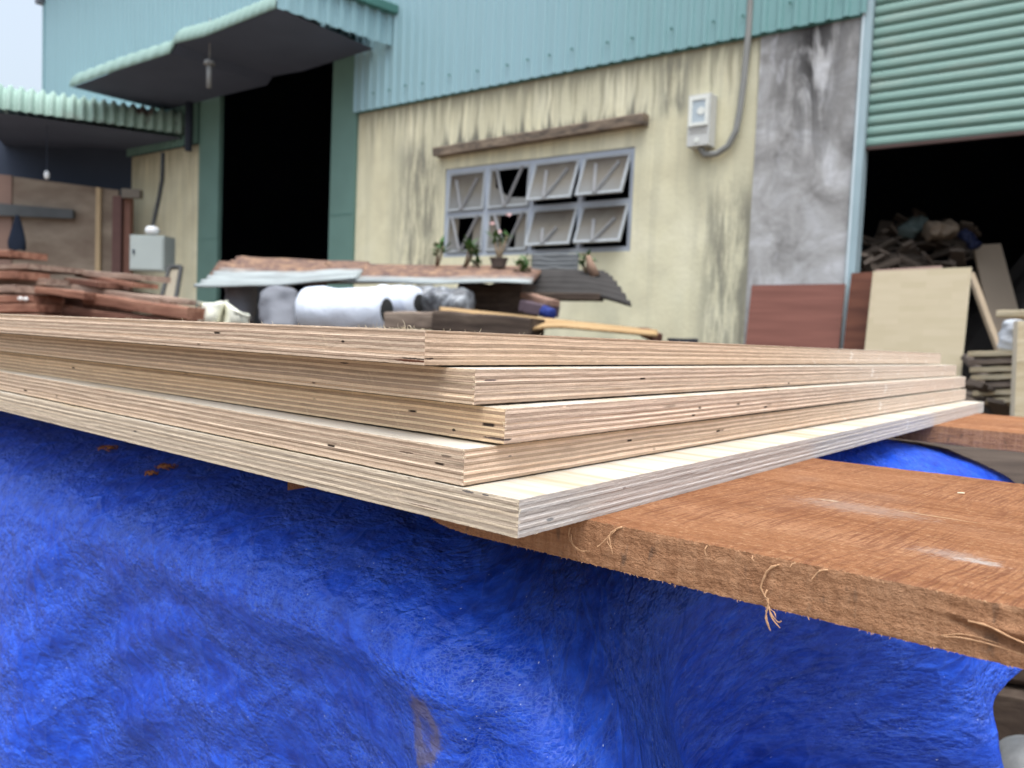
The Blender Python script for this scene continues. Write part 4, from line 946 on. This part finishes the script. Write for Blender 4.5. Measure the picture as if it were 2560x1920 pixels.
for k in range(8):
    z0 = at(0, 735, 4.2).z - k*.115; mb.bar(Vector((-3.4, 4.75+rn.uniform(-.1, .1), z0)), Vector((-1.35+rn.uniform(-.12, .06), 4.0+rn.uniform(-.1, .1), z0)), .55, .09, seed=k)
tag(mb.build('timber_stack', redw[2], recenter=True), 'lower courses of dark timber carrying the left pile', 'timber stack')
for (u_, v_, l_) in ((44, 645, 'left'), (56, 646, 'right')):
    mb = MB(); c = at(u_, v_, 3.83); mb.tube([c+Vector((-.012, 0, 0)), c, c+Vector((.012, 0, 0))], [.004, .012, .004], 8); tag(mb.build('white_chip', simple('white_chip', (.7, .68, .66), .1), recenter=True), '%s of two small white chips on the low plank of the left pile' % l_, 'chip', 'white chips on the left pile')

# ------------------------------------------------------------------ centre pile: old roofing sheets, sacks, planks
def rusty(name, galv=.5):
    m = NM(name, .7, .3); o = m.ob(); n_ = m.noise(m.mapp(o, (1.6, 9, 9)), 1., 5., .65); n2 = m.noise(o, 14., 4., .7); x, y, z = m.sep(o)
    ru = m.ramp(n2, (.3, (.08, .05, .045)), (.5, (.19, .11, .08)), (.7, (.33, .20, .12)))
    gv = m.ramp(n_, (.3, (.19, .205, .205)), (.6, (.35, .38, .38)))
    k = m.step(m.ma('ADD', m.ma('MULTIPLY', y, -5.), m.ma('MULTIPLY', m.ma('SUBTRACT', n_, .5), 2.2)), -galv-.4, -galv+.5)
    m.col(m.mix(k, ru, gv)); return m.m
def sheet(name, P00, P10, P11, P01, mat, label, nrib, amp, nu=24, droop=None, group=None, th=.006):
    """corrugations run along P00->P10; P00,P10 = front edge; P01,P11 = back edge"""
    P00, P10, P11, P01 = [Vector(p) for p in (P00, P10, P11, P01)]
    m_ = MB(); nv = nrib*8; rows = []; nrm = (P10-P00).cross(P01-P00).normalized()
    if nrm.z < 0: nrm = -nrm
    for j in range(nv+1):
        v = j/nv; row = []
        for i in range(nu+1):
            u = i/nu; p = (P00*(1-u)+P10*u)*(1-v)+(P01*(1-u)+P11*u)*v
            p = p+nrm*(amp*math.sin(v*nrib*2*math.pi))+Vector((0, 0, .012*mnoise.noise(Vector((u*3, v*2, nrib)))))
            if droop: p = p+droop(u, v)
            row.append(p)
        rows.append(row)
    m_.grid(rows, 0)
    x = (P10-P00).normalized(); y = nrm.cross(x); M = Matrix(((x.x, y.x, nrm.x, P00.x), (x.y, y.y, nrm.y, P00.y), (x.z, y.z, nrm.z, P00.z), (0, 0, 0, 1)))
    o = m_.build(name, mat, M=M, smooth=True); s_ = o.modifiers.new('t', 'SOLIDIFY'); s_.thickness = th
    return tag(o, label, 'roofing sheet', group)
GS = 'old roofing sheets on the centre pile'
sheet('roofing_sheet', at(418, 619, 4.3), at(770, 600, 4.1), at(800, 568, 5.1), at(520, 552, 5.0), rusty('rusted_galvanised', 1.9), 'left rusty galvanised roofing sheet with a pale front edge, on the centre pile', 8, .012, droop=lambda u, v: Vector((0, 0, -.012*math.sin(u*math.pi)*(1-v))), group=GS)
sheet('roofing_sheet', at(735, 607, 4.15), at(1146, 612, 4.0), at(1170, 584, 4.7), at(700, 566, 4.9), rusty('rusted_galvanised_b', .8), 'right rusty roofing sheet under the potted plants, dark red top and white front edge', 6, .012, group=GS)
sheet('roofing_sheet', at(440, 612, 4.45), at(1120, 606, 4.3), at(1150, 578, 5.0), at(475, 564, 5.15), rusty('rusted_under', -2.), 'brown rusted sheet sandwiched under the two pale edged sheets', 8, .012, group=GS)
darkc = simple('dark_asbestos_sheet', (.055, .05, .048), .35, 9., .85, .15)
sheet('roofing_sheet', at(1090, 634, 4.5), at(1365, 641, 4.25), at(1300, 588, 5.0), at(1110, 585, 5.0), darkc, 'dark corrugated sheet drooping at the right end of the centre pile', 7, .020, nu=30, droop=lambda u, v: Vector((0, 0, -.05*max(0, u-.7)/.3*(1-v)+.03*math.sin(v*math.pi))), group=GS, th=.012)
sheet('roofing_sheet', at(1148, 585, 5.1), at(1248, 586, 5.0), at(1250, 546, 5.15), at(1150, 548, 5.25), simple('grey_fibre_cement', (.15, .155, .16), .3, 9.), 'small grey corrugated piece standing below the window behind the dark sheet', 4, .02, group=GS)
# support stack beneath the sheets
mb = MB(); rn = random.Random(4)
for k in range(7):
    z0 = .06+k*.17; mb.bar(Vector((-1.55+rn.uniform(-.05, .05), 5.1, z0)), Vector((.45+rn.uniform(-.1, .1), 4.75, z0)), .9, .15, seed=k)
tag(mb.build('timber_stack', rough_mat('grey_brown_timber', (.05, .04, .03), (.12, .09, .07), (.2, .16, .12)), recenter=True), 'dark stacked timber carrying the centre pile of sheets and sacks', 'timber stack')
# sacks and rolls
def cloth_mat(name, c, k=.12):
    m = NM(name, .75, .2); n_ = m.noise(m.ob(), 9., 5., .6, .5); m.col(m.mix(n_, tuple(x*(1-k) for x in c), tuple(min(.9, x*(1+k)) for x in c))); m.bump(n_, .6, .02); return m.m
def roll(name, a, b, r, mat, label, cat, squash=1., n=28, seed=0, endmat=None, lump=.10):
    a = Vector(a); b = Vector(b); x = (b-a).normalized(); y = Vector((0, 0, 1)).cross(x).normalized(); z = x.cross(y); m_ = MB(); N = 22; rows = []
    for i in range(N+1):
        t = i/N; e = min(1, math.sin(min(t, 1-t)*math.pi*4)**.5 if min(t, 1-t) < .125 else 1); rr = r*(.55+.45*e)
        row = []
        for j in range(n+1):
            q = 2*math.pi*(j % n)/n; k = rr*(1+lump*mnoise.noise(Vector((math.cos(q)*1.5+seed, math.sin(q)*1.5, t*5))))
            row.append(a.lerp(b, t)+y*(k*math.cos(q))+z*(k*squash*math.sin(q)))
        rows.append(row)
    m_.grid(rows, 0, flip=True); i0 = len(m_.v); m_.v += [a, b]
    for j in range(n): m_.f.append((i0, j, j+1)); m_.m.append(1); m_.f.append((i0+1, N*(n+1)+j+1, N*(n+1)+j)); m_.m.append(1)
    return tag(m_.build(name, [mat, endmat or mat], smooth=True, recenter=True), label, cat)
wc = cloth_mat('white_woven_wrap', (.66, .70, .80)); gcl = cloth_mat('grey_white_wrap', (.20, .205, .23)); dark = simple('dark_hollow', (.03, .03, .03), .2)
roll('wrapped_roll', at(655, 668, 3.9), at(836, 672, 3.75), .118, wc, 'large white wrapped roll in the middle of the centre pile, under the sheets', 'wrapped roll', .92, seed=1, endmat=dark)
roll('wrapped_roll', at(815, 652, 4.1), at(906, 655, 4.0), .10, wc, 'smaller white wrapped roll just behind and right of the large one', 'wrapped roll', .85, seed=2, endmat=dark)
pm = NM('clear_plastic_wrap', .3, .6); n_ = pm.noise(pm.ob(), 12., 5., .7, 1.5); pm.col(pm.ramp(n_, (.35, (.04, .04, .045)), (.5, (.15, .155, .17)), (.65, (.42, .44, .47)))); pm.bump(n_, .8, .02)
roll('plastic_bundle', at(896, 650, 4.12), at(1018, 655, 4.0), .085, pm.m, 'grey bundle wrapped in shiny clear plastic, right of the white rolls', 'plastic bundle', .9, seed=3, lump=.25)
roll('wrapped_tub', at(520, 612, 4.5), at(518, 705, 4.45), .085, gcl, 'left greyish white wrapped tub under the rusty sheet', 'wrapped tub', 1., seed=4, lump=.15)
roll('wrapped_tub', at(603, 628, 4.2), at(606, 730, 4.1), .098, gcl, 'wider greyish white wrapped tub between the left tub and the large roll', 'wrapped tub', 1., seed=5, lump=.2)
mb = MB(); rows = []
for i in range(26):
    t = i/25; row = []
    for j in range(16):
        v = j/15; u_ = 426+112*t; top = 650+14*t*t*1.8+6*math.sin(t*9); p = at(u_, top+(760-top)*v, 3.7+.12*math.sin(t*14+v*3)+.05*mnoise.noise(Vector((t*6, v*5, 0))))
        row.append(p)
    rows.append(row)
mb.grid(rows, 0, flip=True); cs_ = mb.build('sack', cloth_mat('cream_sack', (.80, .78, .66), .1), smooth=True, recenter=True); tag(cs_, 'crumpled cream coloured sack left of the wrapped tubs, behind the plywood', 'sack'); s_ = cs_.modifiers.new('t', 'SOLIDIFY'); s_.thickness = .02
bark = rough_mat('dark_bark', (.03, .022, .018), (.07, .05, .04), (.12, .09, .07)); tanw = rough_mat('golden_slab_wood', (.24, .14, .065), (.40, .255, .125), (.54, .38, .21)); greyb = rough_mat('grey_brown_log', (.10, .075, .06), (.20, .15, .12), (.30, .24, .19))
beam('wood_block', at(1012, 655, 4.5), at(1145, 652, 4.4), .35, .20, bark, 'dark brown block of wood under the right ends of the sheets', 'wood block', seed=3)
beam('log', at(842, 694, 3.5), at(965, 694, 3.4), .10, .075, greyb, 'grey brown squared log behind the top plywood corner', 'log', seed=5)
mb = MB(); rows = []                  # bent golden slab
for i in range(33):
    t = i/32; row = []
    for j in range(7):
        v = j/6; u_ = 950+470*t; tv = 668+2*math.sin(t*3)+50*t**1.15; bend = 18*math.exp(-((t-.35)/.12)**2)+6*t
        row.append(at(u_, tv+bend*(1-v)*1.0+ (4+14*(1-t))*(1-v), 3.4-.35*t+.35*v))
    rows.append(row)
mb.grid(rows, 0); ob = mb.build('wood_slab', tanw, smooth=True, recenter=True); s_ = ob.modifiers.new('t', 'SOLIDIFY'); s_.thickness = .012; tag(ob, 'bent golden brown wood slab lying just behind the topmost plywood sheet', 'wood slab')
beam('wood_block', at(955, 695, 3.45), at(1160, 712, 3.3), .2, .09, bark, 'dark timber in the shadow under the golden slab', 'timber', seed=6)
beam('wood_offcut', at(1138, 638, 4.2), at(1196, 655, 4.0), .08, .03, rough_mat('pinkish_wood', (.16, .09, .07), (.28, .17, .13), (.4, .27, .2)), 'pinkish brown offcut under the dark drooping sheet', 'offcut')
beam('wood_offcut', at(1140, 662, 4.1), at(1190, 672, 4.0), .14, .06, simple('purple_grey_rag', (.10, .07, .085), .3), 'purplish grey bundle beside the blue scrap, under the dark sheet', 'bundle')
roll('blue_scrap', at(1172, 672, 3.95), at(1195, 680, 3.9), .028, simple('royal_blue_plastic', (.015, .03, .17), .3), 'small blue plastic scrap at the right of the centre pile', 'plastic scrap', lump=.3)
beam('wood_offcut', at(1388, 716, 3.4), at(1420, 730, 3.3), .05, .035, redw[2], 'small dark red offcut above the plywood edge, right of the golden slab', 'offcut')
beam('wood_offcut', at(1444, 738, 3.3), at(1505, 739, 3.3), .05, .03, simple('dark_bit', (.03, .03, .035), .2), 'thin black piece just above the plywood edge before the yellow wall', 'offcut')
beam('cross_beam', at(1120, 640, 4.5), at(1300, 643, 4.4), .2, .035, bark, 'dark beam under the drooping corrugated sheet', 'beam')
# potted plants
leafm = simple('plant_leaf', (.055, .12, .03), .5, 30., .5, .3); stemm = simple('plant_stem', (.20, .15, .10), .3, 20.); potd = simple('dark_clay_pot', (.09, .07, .06), .2); pink = simple('pink_petal', (.55, .33, .32), .1)
def plant(u, v, Y, h, pot, nl, label, flowers=0, seed=0, potm=None, tw=1.):
    rn = random.Random(seed); base = at(u, v, Y); t = thing('potted_plant', label, 'potted plant', loc=tuple(base), group='potted plants on the roofing sheets')
    pr, ph = pot
    if pr:
        m_ = MB(); m_.tube([Vector((0, 0, 0)), Vector((0, 0, ph*.85)), Vector((0, 0, ph*.86)), Vector((0, 0, ph))], [pr*.78, pr, pr*1.1, pr*1.1], 16); o = m_.build('pot', potm or potd); o.parent = t
    st = MB(); lf = MB(); fl = MB(); tips = []
    for k in range(3 if h > .12 else 2):
        q = rn.uniform(0, 6.28); tip = Vector((math.cos(q)*h*.28*tw, math.sin(q)*h*.28*tw, ph+h*rn.uniform(.7, 1.0)))
        st.tube([Vector((0, 0, ph*.8)), Vector((tip.x*.5, tip.y*.5, ph+h*.3)), tip], [.012, .009, .005], 7); tips.append(tip)
    for k in range(nl):
        tip = rn.choice(tips); a = rn.uniform(0, 6.28); e = rn.uniform(-.2, 1.2); L_ = rn.uniform(.045, .085)
        o_ = tip*1.0+Vector((rn.uniform(-.015, .015), rn.uniform(-.015, .015), rn.uniform(-.05, .01)))
        d = Vector((math.cos(a)*math.cos(e), math.sin(a)*math.cos(e), math.sin(e))); s_ = Vector((-math.sin(a), math.cos(a), 0))*L_*.22; n_ = d.cross(s_).normalized()*L_*.08
        i0 = len(lf.v); lf.v += [o_, o_+d*L_*.5+s_+n_, o_+d*L_, o_+d*L_*.5-s_+n_, o_+d*L_*.5]; lf.f += [(i0, i0+1, i0+4), (i0+1, i0+2, i0+4), (i0+2, i0+3, i0+4), (i0+3, i0, i0+4)]; lf.m += [0]*4
    o = st.build('stem', stemm, smooth=True); o.parent = t; o = lf.build('leaves', leafm); o.parent = t
    if flowers:
        for k in range(flowers):
            fl = MB(); c = tips[k % len(tips)]+Vector((rn.uniform(-.02, .02), 0, .04+.04*(k % 3)))
            for p_ in range(5):
                a = p_*1.256; d = Vector((math.cos(a), math.sin(a)*.5, .6*math.sin(a))); s_ = Vector((-math.sin(a), .3, math.cos(a)*.6))*.006; i0 = len(fl.v)
                fl.v += [c+d*.001, c+d*.011+s_, c+d*.020, c+d*.011-s_]; fl.f.append((i0, i0+1, i0+2, i0+3)); fl.m.append(0)
            o = fl.build('flower', pink); o.parent = t
plant(944, 572, 4.7, .12, (.0, .0), 26, 'leftmost leafy plant beside the lower left corner of the window', seed=1, tw=1.3)
plant(1002, 580, 4.7, .13, (.0, .0), 30, 'leafy plant second from the left, its stem rising behind the rusty sheet', seed=2, tw=1.5)
plant(1032, 580, 4.7, .05, (.0, .0), 16, 'low little plant just left of the square dark pot', seed=3, tw=1.5)
plant(1077, 578, 4.6, .16, (.05, .055), 26, 'flowering plant with pink blossoms in the dark pot below the window', flowers=4, seed=4)
plant(1128, 586, 4.5, .05, (.0, .0), 26, 'bushy low plant right of the dark pot', seed=5, tw=2.)
plant(1266, 590, 4.75, .10, (.0, .0), 16, 'plant with a thick brown trunk at the right, on the dark sheet', seed=6)
mb = MB(); b = at(1275, 596, 4.7); mb.tube([b+Vector((.03, 0, 0)), b+Vector((0, 0, .06)), b+Vector((-.02, 0, .12))], [.03, .026, .012], 10); tag(mb.build('plant_stump', simple('brown_caudex', (.27, .17, .12), .25, 30.), smooth=True, recenter=True), 'swollen brown plant base on the ridge of the dark sheet', 'plant')

# ------------------------------------------------------------------ right: leaning panels, scrap heap
bp = NM('red_brown_laminate', .55, .3); bn = bp.noise(bp.mapp(bp.ob(), (1.2, 1, 22)), 1., 4., .6); bp.col(bp.ramp(bn, (.3, (.17, .065, .048)), (.7, (.25, .10, .075))))
def wl(u, v, o): q = onw(u, v, o); return q
def leanwall(u0_, v0_, u1_, v1_, ot, ob_, ds=0.):
    tl = onw(u0_, v0_, ot); tr = onw(u1_, v1_, ot); bl = tl+WN*(ob_-ot); br = tr+WN*(ob_-ot); bl.z = br.z = .0; return [tl, tr, br+WS*ds, bl+WS*ds]
slab('laminate_panel', leanwall(1624, 616, 1826, 613, .06, .30, 0), .018, [bp.m, simple('panel_edge', (.35, .28, .22), .1)], 'red brown laminate panel leaning against the grey concrete pillar', 'panel')
lp_ = NM('finger_jointed_panel', .6, .25); o_ = lp_.ob()
br_ = lp_.t.nodes.new('ShaderNodeTexBrick'); lp_.t.links.new(lp_.mapp(o_, (1, 1, 1), (0, 0, 0), (R(90), 0, 0)), br_.inputs['Vector']); br_.inputs['Scale'].default_value = 1.; br_.inputs['Brick Width'].default_value = .16; br_.inputs['Row Height'].default_value = .042; br_.inputs['Mortar Size'].default_value = 0.
br_.inputs['Color1'].default_value = (.53, .45, .31, 1); br_.inputs['Color2'].default_value = (.59, .50, .36, 1)
lp_.col(lp_.mix(lp_.ma('MULTIPLY', lp_.noise(lp_.mapp(o_, (3, 3, 14)), 1., 4., .6), .6), br_.outputs[0], (.40, .32, .20)))
edge_p = simple('pale_panel_edge', (.62, .54, .42), .1)
slab('plywood_sheet', leanwall(1886, 586, 2099, 577, .30, .62, 0), .018, [lp_.m, edge_p], 'pale finger jointed wood panel standing at the shutter doorway', 'panel')
dbm = NM('dark_brown_panel', .5, .3); dn = dbm.noise(dbm.mapp(dbm.ob(), (2, 1, 18)), 1., 3.); dbm.col(dbm.ramp(dn, (.3, (.085, .025, .012)), (.7, (.16, .055, .03))))
slab('plywood_sheet', leanwall(1839, 590, 1960, 583, .10, .42, 0), .018, [dbm.m, dbm.m], 'dark brown panel standing behind the pale panel at the doorway', 'panel')
slab('plywood_sheet', leanwall(1892, 583, 2035, 574, .18, .52, 0), .016, [simple('pinkish_panel', (.36, .24, .20), .15), simple('pinkish_panel_edge', (.42, .31, .27), .1)], 'pinkish panel peeping out above the pale panel', 'panel')
mdf = simple('grey_brown_mdf', (.26, .205, .155), .12, 3.)
slab('mdf_board', [at(2103, 529, 6.3), at(2162, 526, 6.3), at(2300, 1045, 5.4), at(2215, 1045, 5.4)], .02, [mdf, simple('mdf_edge', (.34, .25, .17), .1)], 'tall brown fibreboard leaning left to right inside the shutter doorway', 'board')
beam('batten', at(2096, 590, 5.6), at(2195, 855, 5.2), .05, .03, simple('pale_batten_wood', (.40, .31, .22), .2), 'thin pale batten leaning between the pale panel and the fibreboard', 'batten')
beam('batten', at(2085, 770, 5.2), at(2170, 860, 4.9), .06, .04, rough_mat('dull_batten', (.05, .04, .035), (.10, .08, .07), (.16, .13, .11)), 'dull brown batten sloping down behind the plywood corner', 'batten')
rn = random.Random(21); dull = [simple('dull_scrap_a', (.06, .045, .036), .3), simple('dull_scrap_b', (.10, .076, .06), .3), simple('dull_scrap_c', (.035, .03, .028), .3)]
GH = 'scraps in the doorway heap'
mb = MB(); hp = wpt(7.0, 0, -1.6); rows = []
for i in range(20):
    r_ = 1.9*i/19; row = []
    for j in range(33):
        q = 2*math.pi*(j % 32)/32; zz = 2.25*(1-(r_/1.9)**1.5)*(1+.15*mnoise.noise(Vector((math.cos(q)*2, math.sin(q)*2, i*.3)))); row.append(hp+WS*(r_*math.cos(q)*1.1)+WN*(r_*math.sin(q)*.8)+Vector((0, 0, max(0.01, zz))))
    rows.append(row)
mb.grid(rows, 0); tag(mb.build('scrap_mound', dull[2], recenter=True), 'dark mound of waste wood filling the shutter doorway', 'scrap heap', kind='stuff')
proto = None
for k in range(70):
    u_ = rn.uniform(1845, 2115); tp = 470+abs(u_-2005)*.35 if u_ < 2110 else 520; v_ = rn.uniform(tp, 590); Y = 7.2-(v_-450)/140*1.0
    c = at(u_, v_, Y)
    if proto is None:
        m_ = MB(); m_.bar(Vector((-.5, 0, 0)), Vector((.5, 0, 0)), 1, 1, seg=4, jit=.05)
        proto = m_.build('wood_scrap', dull[1]); o = proto
    else:
        o = proto.copy(); C.objects.link(o)
    if k % 3 and k:
        o.data = [o.data for o in [proto]][0]
    o.location = c; o.scale = (rn.uniform(.14, .42), rn.uniform(.04, .14), rn.uniform(.012, .04)); o.rotation_euler = (rn.uniform(-.7, .7), rn.uniform(-.7, .7), rn.uniform(0, 3.1))
    tag(o, 'dull wood offcut jumbled in the dark heap inside the shutter doorway', 'wood scrap', GH)
roll('plastic_bag', at(1952, 505, 6.6), at(1990, 480, 6.7), .09, simple('pale_green_plastic', (.12, .155, .15), .2, 8., .5), 'pale greenish plastic bag near the top of the doorway heap', 'plastic bag', .7, seed=7, lump=.5)
roll('plywood_lump', at(2000, 500, 6.4), at(2060, 495, 6.4), .10, simple('tan_paper', (.20, .15, .11), .2), 'tan crumpled paper sack beside the greenish bag on the heap', 'paper sack', .7, seed=8, lump=.5)
roll('blue_bag', at(2078, 500, 6.2), at(2112, 535, 6.1), .05, simple('deep_blue_plastic', (.003, .006, .028), .3), 'dark blue plastic bag behind the top of the leaning fibreboard', 'plastic bag', .8, seed=9, lump=.5)
# lower debris between panel and right edge
for k in range(16):
    u_ = rn.uniform(2090, 2190); v_ = rn.uniform(820, 890); c = at(u_, v_, rn.uniform(3.6, 4.4))
    o = proto.copy(); C.objects.link(o); o.location = c; o.scale = (rn.uniform(.12, .36), rn.uniform(.03, .08), rn.uniform(.012, .03)); o.rotation_euler = (rn.uniform(-.5, .5), rn.uniform(-.5, .5), rn.uniform(0, 3.1))
    tag(o, 'dull wood offcut in the shadowy heap just right of the far plywood corner', 'wood scrap', 'scraps behind the far plywood corner')
mb = MB(); 
for k in range(5): mb.bar(Vector((2.0+.1*k, 4.6, .08+.15*k)), Vector((3.3, 3.7, .08+.15*k)), .7, .13, seed=k)
tag(mb.build('timber_stack', dull[2], recenter=True), 'dark timber stack behind the far plywood corner', 'timber stack')
mb = MB()
for k in range(7): mb.bar(Vector((.62, 2.6, .07+.14*k)), Vector((3.2, 1.5+.03*k, .07+.14*k)), 1.5, .13, seed=k+9)  # dark filler timber, added so the gap under the far plank stays dark
tag(mb.build('timber_stack', bark, recenter=True), 'low dark timber added to darken the gap below the far plank at the right edge', 'timber stack')
palew = rough_mat('pale_yellow_wood', (.40, .31, .19), (.55, .45, .30), (.66, .57, .42)); 
slab('plywood_sheet', [at(2199, 693, 3.3), at(2290, 690, 3.3), at(2290, 935, 3.3), at(2190, 935, 3.3)], .03, [palew, edge_p], 'pale yellow board standing upright at the right frame edge', 'board')
beam('board_end', at(2192, 681, 3.6), at(2300, 678, 3.4), .25, .03, palew, 'pale board lying on top of the white sack at the right edge', 'board')
roll('sack', at(2200, 692, 3.7), at(2184, 762, 3.7), .06, cloth_mat('white_sack', (.48, .50, .54)), 'greyish white sack squeezed behind the pale board at the right edge', 'sack', 1., seed=11, lump=.3)
for k in range(7):
    beam('board_end', at(2158+2.5*k, 768+17*k, 3.9), at(2300, 764+17*k, 3.4), .3, .025, [palew, greyb][k % 3 == 1], ['topmost', 'second', 'third', 'fourth', 'fifth', 'sixth', 'lowest'][k]+' board end of the little stack left of the upright pale board', 'board', 'board ends in the right hand stack', seed=k)
# grey stone at the lower right corner
mb = MB(); c = at(2262, 1690, 1.05); rows = []
for i in range(17):
    a = math.pi*i/16-math.pi/2; row = []
    for j in range(33):
        q = 2*math.pi*(j % 32)/32; n_ = 1+.12*mnoise.noise(Vector((math.cos(q)*math.cos(a)*1.6, math.sin(q)*math.cos(a)*1.6, math.sin(a)*1.6)))
        row.append(c+Vector((.065*math.cos(q)*math.cos(a)*n_, .07*math.sin(q)*math.cos(a)*n_, .06*math.sin(a)*n_)))
    rows.append(row)
mb.grid(rows, 0)
sm_ = NM('pale_grey_concrete', .9, .15); sn_ = sm_.noise(sm_.ob(), 60., 5., .7); sm_.col(sm_.ramp(sn_, (.3, (.60, .60, .57)), (.7, (.80, .80, .76)))); sm_.bump(sn_, .4, .003)
tag(mb.build('concrete_lump', sm_.m, smooth=True, recenter=True), 'pale grey lump of concrete at the bottom right corner below the plank', 'concrete lump')
